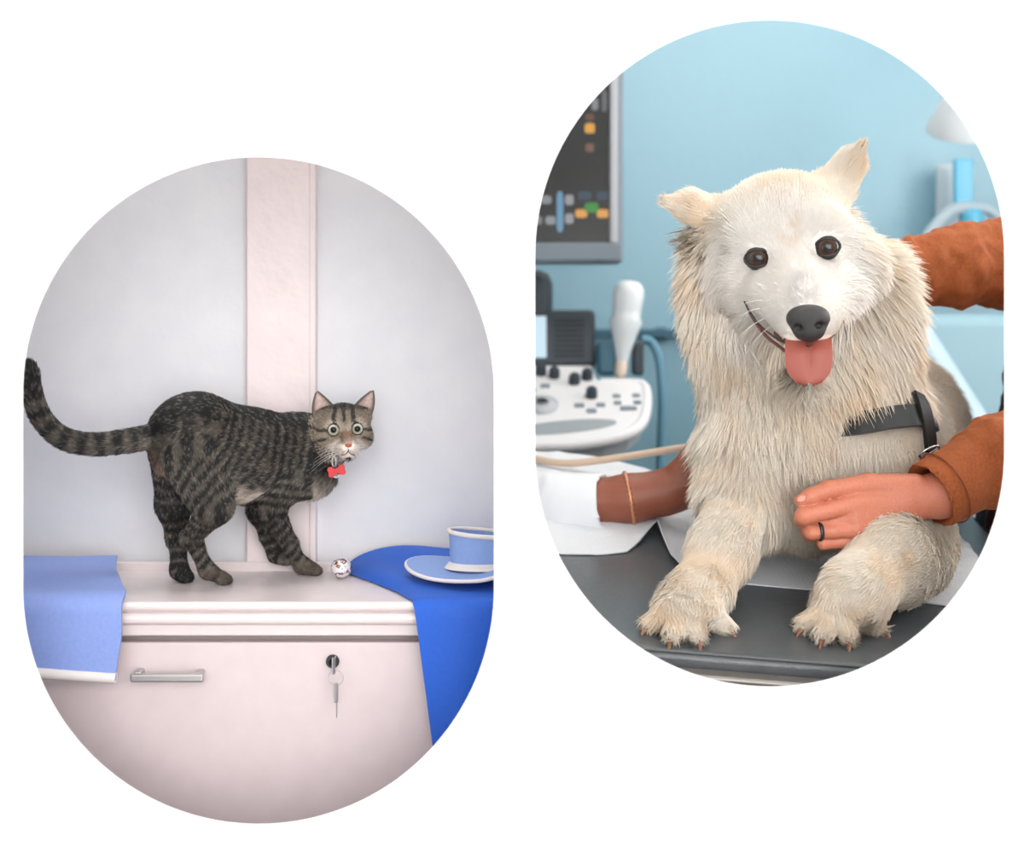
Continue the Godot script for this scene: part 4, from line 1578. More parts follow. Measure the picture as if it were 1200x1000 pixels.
	put(Shape.new().lathe([Vector2(0, 0.075), Vector2(0.03, 0.072), Vector2(0.055, 0.04), Vector2(0.078, -0.02), Vector2(0.08, -0.032), Vector2(0.08, -0.032), Vector2(0.0, -0.026)], Transform3D(Basis(Vector3.RIGHT, 0.5), Vector3.ZERO), 28), "head", M.lamp_grey, la)
	put(Shape.new().tube(smooth([Vector3(0.018, 0.07, 0), Vector3(0.05, 0.2, -0.03), Vector3(0.22, 0.42, -0.2), Vector3(0.3, 0.45, -0.45)], 6), [0.014], 12), "arm", M.lamp_white, la)
	var ja := thing("suction_jar", "small blue glass jar with a curved grey tube on the blue wall", "jar", at(1138, 262, -1.62))
	put(Shape.new().lathe([Vector2(0, -0.05), Vector2(0.022, -0.05), Vector2(0.029, -0.042), Vector2(0.03, 0.02), Vector2(0.022, 0.035), Vector2(0.0, 0.036)], Transform3D.IDENTITY, 24), "jar", M.jar_blue, ja)
	put(Shape.new().rbox(Vector3(-0.01, 0.105, -0.03), Vector3(0.05, 0.13, 0.02), 0.006), "gauge_column", M.jar_blue, ja)
	put(Shape.new().rbox(Vector3(0.0, 0.0, -0.12), Vector3(0.1, 0.34, 0.03), 0.01), "back_plate", M.plate_grey, ja)
	put(Shape.new().tube(smooth([Vector3(0, 0.04, 0), Vector3(-0.05, 0.03, 0.0), Vector3(-0.1, -0.02, 0), Vector3(-0.135, -0.09, 0), Vector3(-0.14, -0.16, 0)], 6), [0.017], 12), "tube", M.tube_grey, ja)
	put(Shape.new().tube(smooth([Vector3(0, 0.04, 0), Vector3(0.05, 0.03, 0.0), Vector3(0.09, -0.02, 0), Vector3(0.12, -0.09, 0)], 6), [0.013], 12), "tube", M.tube_grey, ja)
	# padded chair behind the dog at the right
	var cr := thing("padded_chair", "pale blue padded chair behind the dog at the right", "chair", Vector3(0.92, 0, -1.0))
	put(Shape.new().rbox(Vector3(-0.17, 1.04, -0.10), Vector3(0.44, 0.66, 0.10), 0.048, Basis(Vector3(0, 0, 1), 0.52) * Basis(Vector3.RIGHT, -0.18), 4), "backrest", M.chair_blue, cr)
	put(Shape.new().rbox(Vector3(0.12, 0.94, -0.18), Vector3(0.40, 0.62, 0.07), 0.034, Basis(Vector3.RIGHT, -0.1), 4), "side_wing", M.chair_teal, cr)
	put(Shape.new().rbox(Vector3(0, 0.60, 0.10), Vector3(0.50, 0.10, 0.46), 0.045, Basis.IDENTITY, 4), "seat", M.chair_blue, cr)
	for lx in [-0.2, 0.2]:
		for lz in [-0.08, 0.28]:
			put(Shape.new().tube([Vector3(lx, 0.56, lz), Vector3(lx * 1.1, 0.0, lz)], [0.014], 12), "leg", M.chrome, cr)


# ------------------------------------------------------------------ the examination table
var table_frame := Transform3D.IDENTITY      # on the padded top: x along the front edge, y off the pad, z to the viewer


func table_y(x: float, z: float) -> float:
	return 0.79 - 0.06 * (x - 0.25) + 0.2 * (0.1 - z)


func on_table(px: float, py: float, off := 0.0) -> Vector3:      # where the sight line of a pixel meets the pad
	var d := Vector3((px - 600.0) / FOCAL, -(py - HORIZON) / FOCAL, -1.0)
	# EYE + d t on the plane y + 0.06 x + 0.2 z = k
	var k := 0.79 + 0.06 * 0.25 + 0.2 * 0.1 + off
	var t := (k - EYE.y - 0.06 * EYE.x - 0.2 * EYE.z) / (d.y + 0.06 * d.x + 0.2 * d.z)
	return EYE + d * t


func build_table() -> void:
	var vin := mat("black_vinyl", rgb8(88, 92, 95), 0.28)
	triplanar(vin, 5.0, noise_tex(0.02, Color(0.93, 0.93, 0.94), Color(1, 1, 1), 41), noise_tex(0.1, Color.WHITE, Color.WHITE, 42, 512, 3, true, 4.0), 0.2)
	mat("satin_steel", rgb8(150, 146, 142), 0.42, 0.9)
	mat("vinyl_piping", rgb8(84, 88, 90), 0.4)
	var n := Vector3(0.06, 1.0, 0.2).normalized()
	var e := Vector3(1.0, -0.06 - 0.2 * 0.05, 0.05).normalized()
	var origin := Vector3(0.25, 0.79, 0.10)
	table_frame = Transform3D(Basis(e, n, e.cross(n)), origin)
	var o := thing("examination_table", "black padded examination table with a steel rail under the dog", "table", Vector3(0.45, 0, -0.2))
	var f := Transform3D(Basis.IDENTITY, -o.position) * table_frame
	var x0 := -0.222
	var x1 := 0.50
	var depth := 0.70
	put(Shape.new().rbox(f * Vector3((x0 + x1) * 0.5, -0.0255, -depth * 0.5), Vector3(x1 - x0, 0.051, depth), 0.013, f.basis, 4), "pad", vin, o)
	put(Shape.new().tube([f * Vector3(x0 + 0.012, -0.0012, -0.0042), f * Vector3((x0 + x1) * 0.5, -0.0012, -0.0042), f * Vector3(x1 - 0.012, -0.0012, -0.0042)], [0.0021], 8), "piping", M.vinyl_piping, o)
	put(Shape.new().rbox(f * Vector3((x0 + x1) * 0.5, -0.028, 0.013), Vector3(x1 - x0, 0.022, 0.024), 0.005, f.basis, 3), "front_rail", M.satin_steel, o)
	put(Shape.new().rbox(f * Vector3((x0 + x1) * 0.5, -0.066, -depth * 0.5), Vector3(x1 - x0 - 0.02, 0.028, depth - 0.02), 0.004, f.basis), "frame", M.brushed_steel, o)
	put(Shape.new().rbox(Vector3(0, 0.38, -0.05), Vector3(0.18, 0.70, 0.16), 0.02), "column", M.brushed_steel, o)
	put(Shape.new().rbox(Vector3(0, 0.03, -0.03), Vector3(0.62, 0.06, 0.44), 0.02), "base", M.dark_metal, o)
	# white absorbent sheet
	var front := [[600, 652], [650, 651], [700, 652], [735, 649], [760, 634], [771, 628], [780, 645], [787, 660], [800, 672], [840, 683], [880, 687], [945, 693], [1000, 698], [1040, 702], [1110, 712], [1200, 726]]
	var pts := []
	var nu := 76
	var nv := 44
	var cr := FastNoiseLite.new()
	cr.seed = 8
	cr.frequency = 9.0
	cr.noise_type = FastNoiseLite.TYPE_CELLULAR
	cr.cellular_return_type = FastNoiseLite.RETURN_DISTANCE
	var cr2 := FastNoiseLite.new()
	cr2.seed = 18
	cr2.frequency = 22.0
	for i in nu:
		var u := float(i) / (nu - 1) * (front.size() - 1)
		var k := mini(int(u), front.size() - 2)
		var a := on_table(front[k][0], front[k][1])
		var b := on_table(front[k + 1][0], front[k + 1][1])
		var fp := a.lerp(b, u - k)
		fp.x = maxf(fp.x, 0.034)
		var bp := Vector3(lerpf(0.034, 0.735, float(i) / (nu - 1)), 0, -0.585)
		for j in nv:
			var v := float(j) / (nv - 1)
			var p := fp.lerp(bp, v)
			var hump := smoothstep(-0.24, -0.45, p.z) * smoothstep(0.40, 0.10, p.x) * 0.045
			var fold := (cr.get_noise_2d(p.x, p.z) + 0.6) * 0.018 + cr2.get_noise_2d(p.x, p.z) * 0.0045
			fold = maxf(fold, 0.0) * clampf(v * 3.0, 0.25, 1.0)
			# the peak of paper over the dark notch at the left
			var notch: float = exp(-pow((p.x - fp.x) / 0.03, 2.0)) * exp(-pow((fp.x - on_table(768, 630).x) / 0.028, 2.0)) * exp(-v * 7.0) * 0.012
			p.y = table_y(p.x, p.z) + 0.003 + fold + hump + notch
			pts.append(p)
	var pm := mat("absorbent_paper", rgb8(222, 225, 230), 0.75)
	triplanar(pm, 10.0, null, noise_tex(0.03, Color.WHITE, Color.WHITE, 43, 512, 4, true, 8.0), 0.5)
	var s := put(Shape.new().sheet(pts, nu, nv, 0.0018), "absorbent_sheet", pm)
	tag(s, "crinkled white absorbent sheet spread on the examination table under the dog", "sheet")


# ------------------------------------------------------------------ the dog
var dog_bones: Bones
var dog_noise := FastNoiseLite.new()
var dog_head := Transform3D.IDENTITY      # head frame: x right, y up, z out of the face
var harness_path := []
const DOG_PX := 0.00115


func dh(px: float, py: float, z: float) -> Vector3:
	return Vector3((px - 915.0) * DOG_PX, (290.0 - py) * DOG_PX, z)


func ribbon(path: Array, normals: Array, width: float, thick: float) -> Shape:     # a flat strap along a path
	var pts := []
	for i in path.size():
		var d: Vector3 = (path[mini(i + 1, path.size() - 1)] - path[maxi(i - 1, 0)]).normalized()
		var nn: Vector3 = normals[mini(i, normals.size() - 1)]
		var side := d.cross(nn).normalized()
		for j in 5:
			pts.append(path[i] + side * width * (j / 4.0 - 0.5))
	var s := Shape.new().sheet(pts, path.size(), 5, thick)
	return s


func on_body(f: Field, px: float, py: float) -> Vector3:      # where the sight line of a pixel meets a body, a little proud of it
	var d := (at(px, py, -1.0) - EYE).normalized()
	var all := PackedInt32Array(range(f.a.size()))
	var t := 1.4
	for i in 80:
		var v := f.value(EYE + d * t, all)
		if v < 0.022:
			return EYE + d * t
		t += maxf(v - 0.021, 0.001) * 0.8
		if t > 2.2:
			break
	return at(px, py, -0.13)


func head_part(p: Vector3) -> Vector3:      # pixel coordinates and depth on the dog's face
	var q := dog_head.affine_inverse() * p
	return Vector3(q.x / DOG_PX + 915.0, 290.0 - q.y / DOG_PX, q.z)


func dog_color(p: Vector3, n: Vector3) -> Color:
	var c := lin(251, 241, 226)
	var a := dog_noise.get_noise_3dv(p * 14.0)
	var b := dog_noise.get_noise_3dv(p * 50.0)
	c = c.lerp(lin(242, 208, 168), clampf(0.16 + a * 0.75 + b * 0.35, 0.0, 0.7))
	var q := head_part(p)
	if q.z > -0.01 and q.y < 405.0:
		# the face is whiter; sandy tints between the eyes and a faint grey on the bridge of the nose
		var face := 1.0 - smoothstep(60.0, 105.0, Vector2((q.x - 925.0) * 0.95, q.y - 310.0).length())
		c = c.lerp(lin(250, 246, 241), face * 0.9)
		c = c.lerp(lin(226, 196, 164), 0.4 * (1.0 - smoothstep(6.0, 20.0, Vector2(q.x - 927.0, (q.y - 272.0) * 0.7).length())) * clampf(0.6 + b * 2.0, 0.0, 1.0))
		c = c.lerp(lin(190, 188, 192), 0.5 * (1.0 - smoothstep(8.0, 24.0, Vector2(q.x - 940.0, (q.y - 338.0) * 0.8).length())) * clampf(0.7 + b * 1.6, 0.0, 1.0))
	return c


func dog_groom_at(p: Vector3, n: Vector3) -> Array:
	var c := dog_color(p, n)
	c = c * (0.94 + 0.06 * rng.randf())
	var q := head_part(p)
	var g := dog_bones.near(p)
	var reg: int = g[0]
	var l := 0.04
	var f: Vector3 = g[2]
	if reg == 4 or (q.z > 0.02 and q.y < 400.0 and absf(q.x - 925.0) < 95.0):
		var out := Vector2(q.x - 940.0, q.y - 345.0)
		f = dog_head.basis * (dog_head.affine_inverse() * p - dh(943, 352, 0.20))
		var far := out.length()
		l = lerpf(0.006, 0.020, smoothstep(30.0, 110.0, far))
		if q.y < 300.0:
			l = lerpf(0.008, 0.017, smoothstep(60.0, 120.0, far))
		# cheeks grow long and hang
		var ck := smoothstep(50.0, 84.0, absf(q.x - 925.0 + (q.y - 300.0) * 0.1)) * smoothstep(225.0, 300.0, q.y)
		ck = maxf(ck, smoothstep(352.0, 380.0, q.y) * smoothstep(0.075, 0.04, q.z) * smoothstep(28.0, 40.0, absf(q.x - 942.0)))
		l = lerpf(l, 0.046, ck)
		f = f.lerp(dog_head.basis * Vector3(signf(q.x - 925.0) * 0.14, -0.22, -0.04), ck)
		if q.y > 384.0 and q.z > 0.02 and absf(q.x - 946.0) < 27.0:
			l = 0.0
		for e in [[889.0, 302.0], [966.0, 291.0]]:
			if Vector2(q.x - e[0], (q.y - e[1]) * 1.2).length() < 13.6:
				l = 0.0
			elif Vector2(q.x - e[0], (q.y - e[1]) * 1.25).length() < 20.0:
				l = 0.0035
		if q.z > 0.118 and Vector2((q.x - 944.0), (q.y - 372.0) * 1.15).length() < 20.0:
			l = 0.0
		if q.y > 366.0 and q.z > 0.06 and absf(q.x - 944.0) < 45.0:
			l = minf(l, 0.006)
	elif reg == 1:
		l = 0.064
	elif reg == 2:
		l = 0.018
	elif reg == 3:
		l = 0.017
	elif reg == 5:
		l = 0.016
	elif reg == 6:
		l = 0.040
	for hi in range(7, harness_path.size()):
		var hp: Vector3 = harness_path[hi]
		var gap := p.distance_squared_to(hp)
		if gap < 0.0006:
			l = 0.0
		elif gap < 0.0016 and p.y < hp.y:
			l = minf(l, 0.016)
		elif gap < 0.004:
			l = minf(l, 0.034)
	return [f, l, c, 1.0]


func dog_groom_long(p: Vector3, n: Vector3) -> Array:
	var g := dog_groom_at(p, n)
	if g[1] < 0.024:
		g[3] = 0.0
		g[1] = 0.0
	return g


func dog_groom_short(p: Vector3, n: Vector3) -> Array:
	var g := dog_groom_at(p, n)
	if g[1] >= 0.024 or g[1] <= 0.0:
		g[3] = 0.0
		g[1] = 0.0
	else:
		g[3] = clampf(0.010 / g[1], 0.4, 2.0)
	return g


func build_dog() -> void:
	dog_noise.seed = 77
	dog_noise.frequency = 1.0
	var o := thing("dog", "fluffy white dog lying on the examination table with its tongue out", "dog")
	var h0 := at(915, 290, -0.085)
	var bz := (EYE - h0).normalized()
	var bx := Vector3.UP.cross(bz).normalized()
	dog_head = Transform3D(Basis(bx, bz.cross(bx), bz), h0)
	dog_bones = Bones.new()
	var f := Field.new()
	# neck, chest, trunk
	f.capsule(at(925, 330, -0.19), at(945, 470, -0.20), 0.095, 0.125, 0.06)
	f.blob(at(950, 425, -0.185), Vector3(0.122, 0.13, 0.085), Basis.IDENTITY, 0.05)
	f.blob(at(856, 345, -0.165), Vector3(0.045, 0.10, 0.055), Basis.IDENTITY, 0.04)
	f.blob(at(1008, 365, -0.17), Vector3(0.052, 0.088, 0.06), Basis.IDENTITY, 0.04)
	f.blob(at(948, 540, -0.19), Vector3(0.120, 0.115, 0.095), Basis.IDENTITY, 0.05)
	f.blob(at(1040, 535, -0.20), Vector3(0.062, 0.095, 0.085), Basis.IDENTITY, 0.05)
	f.blob(at(872, 565, -0.165), Vector3(0.052, 0.085, 0.065), Basis.IDENTITY, 0.05)
	f.capsule(at(985, 505, -0.30), at(1030, 505, -0.58), 0.125, 0.135, 0.05)
	f.blob(at(1055, 560, -0.55), Vector3(0.08, 0.09, 0.13), Basis.IDENTITY, 0.05)
	dog_bones.chain(1, [at(925, 320, -0.17), at(948, 430, -0.175), at(950, 500, -0.17)], [0.10, 0.13, 0.12], 1.0, Vector3(0, -1.0, 0.15))
	dog_bones.chain(1, [at(852, 290, -0.16), at(858, 400, -0.16)], [0.045, 0.05], 1.0, Vector3(-0.3, -1.0, 0.1))
	dog_bones.chain(1, [at(1005, 315, -0.165), at(1018, 410, -0.165)], [0.045, 0.06], 1.0, Vector3(0.3, -1.0, 0.1))
	dog_bones.chain(6, [at(948, 540, -0.17), at(948, 580, -0.17)], [0.12, 0.11], 1.0, Vector3(0, -1.0, 0.1))
	dog_bones.chain(6, [at(1040, 505, -0.19), at(1045, 560, -0.19)], [0.08, 0.08], 1.0, Vector3(0.1, -1.0, 0.0))
	dog_bones.chain(6, [at(872, 540, -0.15), at(870, 585, -0.14)], [0.06, 0.055], 1.0, Vector3(-0.05, -1.0, 0.0))
	dog_bones.chain(0, [at(985, 505, -0.30), at(1030, 505, -0.58), at(1035, 505, -0.62)], [0.13, 0.135, 0.13], 1.0, Vector3(0.15, -0.8, -0.6))
	# front legs
	var up := table_frame.basis.y
	var pl := on_table(802, 734) + up * 0.027
	var lg := [at(868, 585, -0.135), at(846, 645, -0.07), at(823, 692, -0.018), pl + Vector3(0.012, 0.006, -0.03)]
	f.chain(lg, [0.047, 0.038, 0.032, 0.032], 0.03)
	dog_bones.chain(2, lg, [0.055, 0.046, 0.037, 0.036])
	var pr := on_table(988, 735) + up * 0.027
	var rl := [at(1068, 575, -0.20), at(1074, 638, -0.155), at(1046, 650, -0.040), at(1008, 688, 0.004), pr + Vector3(0.010, 0.008, -0.03)]
	f.chain(rl, [0.058, 0.046, 0.050, 0.037, 0.033], 0.03)
	dog_bones.chain(2, rl, [0.065, 0.055, 0.052, 0.04, 0.036])
	f.capsule(at(1078, 666, -0.12), at(1056, 676, -0.05), 0.034, 0.034, 0.03)
	var claws := []
	for paw in [[pl, [[766, 739], [788, 751], [815, 752], [843, 740]]], [pr, [[947, 741], [966, 752], [992, 754], [1024, 741]]]]:
		f.blob(paw[0], Vector3(0.041, 0.025, 0.046), Basis(Vector3.UP, -0.2), 0.025)
		dog_bones.chain(3, [paw[0] + Vector3(0, 0, -0.03), paw[0] + Vector3(0, -0.004, 0.04)], [0.042, 0.036])
		for tp in paw[1]:
			var tip := on_table(tp[0], tp[1]) + up * 0.013
			var st: Vector3 = paw[0].lerp(tip, 0.35) + up * 0.006
			f.capsule(st, tip, 0.0165, 0.0125, 0.008)
			dog_bones.chain(3, [st, tip], [0.0165, 0.0125])
			claws.append([tip, (tip - st).normalized()])
	# the harness lies on the skin
	var spots := []
	for q in [[985, 501], [1003, 497], [1020, 494], [1040, 490], [1060, 488], [1074, 487]]:
		spots.append(on_body(f, q[0], q[1]) - Vector3(0, 0, 0.028 if q[0] < 990 else 0.010 if q[0] < 1010 else 0.0))
	spots.append(at(1086, 489, spots[-1].z - 0.04))
	spots.append(at(1094, 494, spots[-1].z - 0.07))
	harness_path = smooth(spots, 4)
	var sz: float = spots[-3].z
	var side_path := smooth([at(1074, 463, sz - 0.018), at(1081, 479, sz - 0.004), at(1086, 501, sz - 0.004), at(1089, 527, sz - 0.012)], 5)
	f.build(0.0085)
	var skin := f.shape(dog_color)
	# head
	var h := Field.new()
	h.blob(dh(915, 268, -0.015), Vector3(0.088, 0.074, 0.076), Basis(Vector3(0, 0, 1), 0.12), 0.03)
	h.blob(dh(892, 280, 0.042), Vector3(0.034, 0.026, 0.026), Basis.IDENTITY, 0.025)
	h.blob(dh(962, 270, 0.042), Vector3(0.034, 0.026, 0.026), Basis.IDENTITY, 0.025)
	h.capsule(dh(928, 312, 0.045), dh(943, 358, 0.118), 0.041, 0.030, 0.025)
	h.capsule(dh(903, 340, 0.058), dh(931, 374, 0.118), 0.030, 0.0235, 0.018)
	h.capsule(dh(972, 335, 0.058), dh(957, 372, 0.118), 0.029, 0.0235, 0.018)
	h.blob(dh(874, 325, -0.004), Vector3(0.040, 0.048, 0.046), Basis.IDENTITY, 0.03)
	h.blob(dh(986, 312, -0.006), Vector3(0.040, 0.048, 0.046), Basis.IDENTITY, 0.03)
	h.blob(dh(928, 365, 0.0), Vector3(0.068, 0.045, 0.055), Basis.IDENTITY, 0.03)
	# mouth: cut open between the lips, with the lower jaw under it
	h.capsule(dh(905, 380, 0.088), dh(975, 372, 0.086), 0.012, 0.012, 0.006, true)
	h.capsule(dh(925, 389, 0.105), dh(962, 386, 0.103), 0.013, 0.012, 0.006, true)
	h.capsule(dh(925, 392, 0.03), dh(941, 408, 0.098), 0.026, 0.018, 0.008)
	for e in [[889.0, 302.0], [966.0, 291.0]]:
		h.blob(dh(e[0], e[1], 0.075), Vector3(0.0175, 0.0138, 0.012), Basis(Vector3(0, 0, 1), 0.1), 0.006, true)
	# ears
	h.capsule(dh(846, 254, -0.03), dh(812, 240, -0.022), 0.030, 0.020, 0.02)
	h.capsule(dh(812, 240, -0.022), dh(788, 234, -0.012), 0.019, 0.009, 0.012)
	h.capsule(dh(975, 222, -0.04), dh(992, 198, -0.034), 0.030, 0.020, 0.02)
	h.capsule(dh(992, 198, -0.034), dh(1003, 180, -0.026), 0.018, 0.0085, 0.012)
	dog_bones.chain(5, [dog_head * dh(846, 254, -0.03), dog_head * dh(786, 233, -0.012)], [0.030, 0.010])
	dog_bones.chain(5, [dog_head * dh(975, 222, -0.04), dog_head * dh(1004, 178, -0.026)], [0.030, 0.010])
	dog_bones.chain(4, [dog_head * dh(920, 270, 0.0), dog_head * dh(935, 340, 0.07)], [0.088, 0.045], -1.0)
	dog_bones.chain(4, [dog_head * dh(868, 315, 0.0), dog_head * dh(992, 305, 0.0)], [0.05, 0.05], 1.0, Vector3(0, -1, -0.2))
	for i in h.a.size():
		h.a[i] = dog_head * h.a[i]
		h.ba[i] = dog_head.basis * h.ba[i]
		h.inv[i] = h.inv[i] * dog_head.basis.inverse()
	h.build(0.0038)
	add_shape(skin, h.shape(dog_color))
	skin.colored = true
	var sm := mat("dog_skin", Color.WHITE, 0.9)
	sm.vertex_color_use_as_albedo = true
	var fm := mat("dog_fur", Color.WHITE, 0.6)
	fm.vertex_color_use_as_albedo = true
	fm.backlight_enabled = true
	fm.backlight = Color(0.6, 0.6, 0.6)
	put(skin, "body", sm, o)
	var n1 := grow(skin, 52000.0, clump(12, 0.0066, 0.00066, 0.05, 0.42, 15, 4), 0.05, dog_groom_long, fm, o, 51, 0.30)
	var n2 := grow(skin, 120000.0, clump(9, 0.0030, 0.00042, 0.012, 0.36, 16), 0.012, dog_groom_short, fm, o, 52, 0.12)
	# eyes
	var em := mat("dog_eye", Color.WHITE, 0.06)
	em.vertex_color_use_as_albedo = true
	var rim_m := mat("dog_rim", rgb8(36, 32, 32), 0.45)
	for e2 in [[889.0, 302.0, 0.10], [966.0, 291.0, 0.12]]:
		var s := Shape.new().ball(Vector3.ZERO, Vector3.ONE * 0.0168, Basis(Vector3.RIGHT, PI / 2), 44, 40)
		s.colored = true
		for i in s.v.size():
			var ang := rad_to_deg(s.v[i].angle_to(Vector3(0, 0, 1)))
			if ang < 20.0:
				s.c[i] = lin(10, 9, 9)
			elif ang < 40.0:
				s.c[i] = lin(38, 23, 18).lerp(lin(76, 45, 31), clampf((ang - 24.0) / 18.0, 0.0, 1.0))
			else:
				s.c[i] = lin(30, 22, 20)
		var eo := put(s, "eye", em, o)
		eo.transform = dog_head * Transform3D(Basis.IDENTITY, dh(e2[0], e2[1], 0.0588))
		eo.set_meta("label", "dark brown eye with a black rim")
		var loop := []
		for i in 29:
			var t := TAU * i / 28.0
			var lx := 14.2 * cos(t)
			var ly := (10.2 if sin(t) > 0.0 else 9.4) * signf(sin(t)) * pow(absf(sin(t)), 1.1)
			var pt := Vector2(lx, ly).rotated(e2[2])
			loop.append(dog_head * (dh(e2[0] + pt.x, e2[1] - pt.y, 0.0712 - 0.0075 * cos(t) * cos(t))))
		put(Shape.new().tube(loop, [0.0022], 8, false), "eyelid", rim_m, eo)
		eo.get_child(0).transform = eo.transform.affine_inverse()
	# nose
	var nf := Field.new()
	nf.blob(dh(944, 367, 0.142), Vector3(0.0270, 0.0180, 0.0185), Basis.IDENTITY, 0.01)
	nf.blob(dh(945, 381, 0.141), Vector3(0.019, 0.0140, 0.0165), Basis.IDENTITY, 0.01)
	for nx in [[933.5, 377.0, -0.3], [956.0, 374.5, 0.3]]:
		nf.blob(dh(nx[0], nx[1], 0.160), Vector3(0.0060, 0.0046, 0.010), Basis(Vector3(0, 0, 1), nx[2]), 0.003, true)
		nf.capsule(dh(nx[0], nx[1] + 1.0, 0.158), dh(nx[0] + nx[2] * 34.0, nx[1] + 1.0, 0.150), 0.0022, 0.0022, 0.003, true)
	nf.capsule(dh(946, 378, 0.163), dh(946, 398, 0.157), 0.0016, 0.0018, 0.003, true)
	for i in nf.a.size():
		nf.a[i] = dog_head * nf.a[i]
		nf.ba[i] = dog_head.basis * nf.ba[i]
		nf.inv[i] = nf.inv[i] * dog_head.basis.inverse()
	nf.build(0.0013)
	var nm := mat("dog_nose", rgb8(50, 49, 51), 0.45)
	triplanar(nm, 40.0, noise_tex(0.03, Color(0.7, 0.65, 0.62), Color(1, 1, 1), 61), noise_tex(0.09, Color.WHITE, Color.WHITE, 62, 512, 2, true, 6.0), 0.8)
	put(nf.shape(), "nose", nm, o)
	# mouth lining, lips, tongue
	var lm := mat("dog_lip", rgb8(52, 38, 36), 0.5)
	var gm := mat("dog_gum", rgb8(104, 52, 46), 0.4)
	put(Shape.new().ball(dog_head * dh(938, 388, 0.074), Vector3(0.036, 0.017, 0.030), dog_head.basis, 12, 20), "mouth", gm, o)
	var lip := smooth([dh(874, 352, 0.052), dh(884, 369, 0.076), dh(900, 384, 0.098), dh(920, 395, 0.122), dh(945, 398, 0.136), dh(966, 392, 0.122), dh(980, 376, 0.095), dh(986, 355, 0.068)], 5)
	for i in lip.size():
		lip[i] = dog_head * lip[i]
	put(Shape.new().tube(lip, [0.0013], 8), "upper_lip", lm, o)
	var low := smooth([dh(880, 364, 0.06), dh(897, 388, 0.082), dh(915, 402, 0.10), dh(930, 412, 0.107)], 5)
	for i in low.size():
		low[i] = dog_head * low[i]
	put(Shape.new().tube(low, [0.0022], 8), "lower_lip", gm, o)
	var tm := mat("dog_tongue", rgb8(160, 84, 71), 0.38)
	tm.subsurf_scatter_enabled = true
	tm.subsurf_scatter_strength = 0.15
	triplanar(tm, 30.0, noise_tex(0.06, Color(0.88, 0.84, 0.84), Color(1, 1, 1), 63), noise_tex(0.12, Color.WHITE, Color.WHITE, 64, 512, 2, true, 6.0), 0.5)
	var tp2 := []
	var nu := 17
	var nv := 22
	for i in nu:
		var u := float(i) / (nu - 1) * 2.0 - 1.0
		for j in nv:
			var v := float(j) / (nv - 1)
			var hw := 24.5 * sqrt(clampf(1.0 - pow(maxf(v - 0.55, 0.0) / 0.455, 2.4), 0.0, 1.0)) * lerpf(1.0, 0.97, v)
			var py := 386.0 + 51.0 * v
			var z := 0.106 + 0.034 * sin(minf(v * 2.2, 1.0) * PI * 0.5) + 0.010 * maxf(v - 0.4, 0.0)
			z += -0.005 * u * u * (1.0 - 0.4 * v) - 0.0035 * exp(-u * u * 40.0) * (1.0 - smoothstep(0.5, 0.9, v))
			tp2.append(dog_head * dh(944.5 + u * hw + v * 0.5, py, z))
	var ts := Shape.new().sheet(tp2, nu, nv, 0.005)
	if ts.n[nu * nv / 2].dot(bz) < 0.0:
		tp2.reverse()
		ts = Shape.new().sheet(tp2, nu, nv, 0.005)
	put(ts, "tongue", tm, o)
	# whiskers
	for k in [[905, 350, 868, 356], [900, 357, 862, 372], [906, 366, 866, 392], [912, 374, 880, 402], [976, 352, 1012, 343], [978, 358, 1010, 356], [980, 346, 1020, 332], [974, 364, 1006, 366]]:
		put(Shape.new().tube(smooth([dog_head * dh(k[0], k[1], 0.088), dog_head * dh((k[0] + k[2]) * 0.5, (k[1] + k[3]) * 0.5 - 4.0, 0.102), dog_head * dh(k[2], k[3], 0.095)], 5), [0.0005, 0.0005, 0.00045, 0.0004, 0.0004, 0.0003, 0.0003, 0.0002, 0.0002, 0.0001, 0.0001], 5), "whisker", M.whisker, o)
	# claws
	var cm := mat("claw_horn", rgb8(128, 88, 64), 0.35)
	for cl in claws:
		var tip: Vector3 = cl[0]
		var d: Vector3 = (cl[1] + Vector3(0, 0, 0.4)).normalized()
		var base := tip + d * 0.010 - up * 0.001
		put(Shape.new().tube([base, base + d * 0.009 - up * 0.001, base + d * 0.018 - up * 0.009], [0.0044, 0.0038, 0.0010], 8), "claw", cm, o)
	# harness
	var hm := mat("harness_webbing", rgb8(22, 25, 27), 0.6)
	var hs := mat("harness_edge", rgb8(74, 78, 76), 0.6)
	var path := harness_path
	var nrm := []
	for i in path.size():
		var t2 := float(i) / (path.size() - 1)
		nrm.append(Vector3(lerpf(0.15, 1.0, t2 * t2), 0.25, lerpf(1.0, 0.25, t2)).normalized())
	var har := Node3D.new()
	har.name = "harness"
	o.add_child(har)
	har.set_meta("label", "black harness strap with a grey edge")
	put(ribbon(path, nrm, 0.030, 0.005), "strap", hm, har)
	var lowp := []
	for i in path.size():
		lowp.append(path[i] + nrm[i] * 0.002 + Vector3(0, -0.0135, 0))
	put(ribbon(lowp, nrm, 0.006, 0.004), "edge_binding", hs, har)
	var p2 := side_path
	put(ribbon(p2, [Vector3(0.6, 0.1, 0.8).normalized()], 0.022, 0.006), "side_strap", hm, har)
	var rp := []
	for i in 25:
		var t3 := TAU * i / 24.0
		rp.append(side_path[-1] + Vector3(-0.004, -0.002, 0.012) + Vector3(0.0135 * cos(t3), 0.0055 * sin(t3) + 0.0055 * cos(t3), 0.004 * sin(t3)))
	put(Shape.new().tube(rp, [0.0017], 8, false), "ring", M.chrome, har)


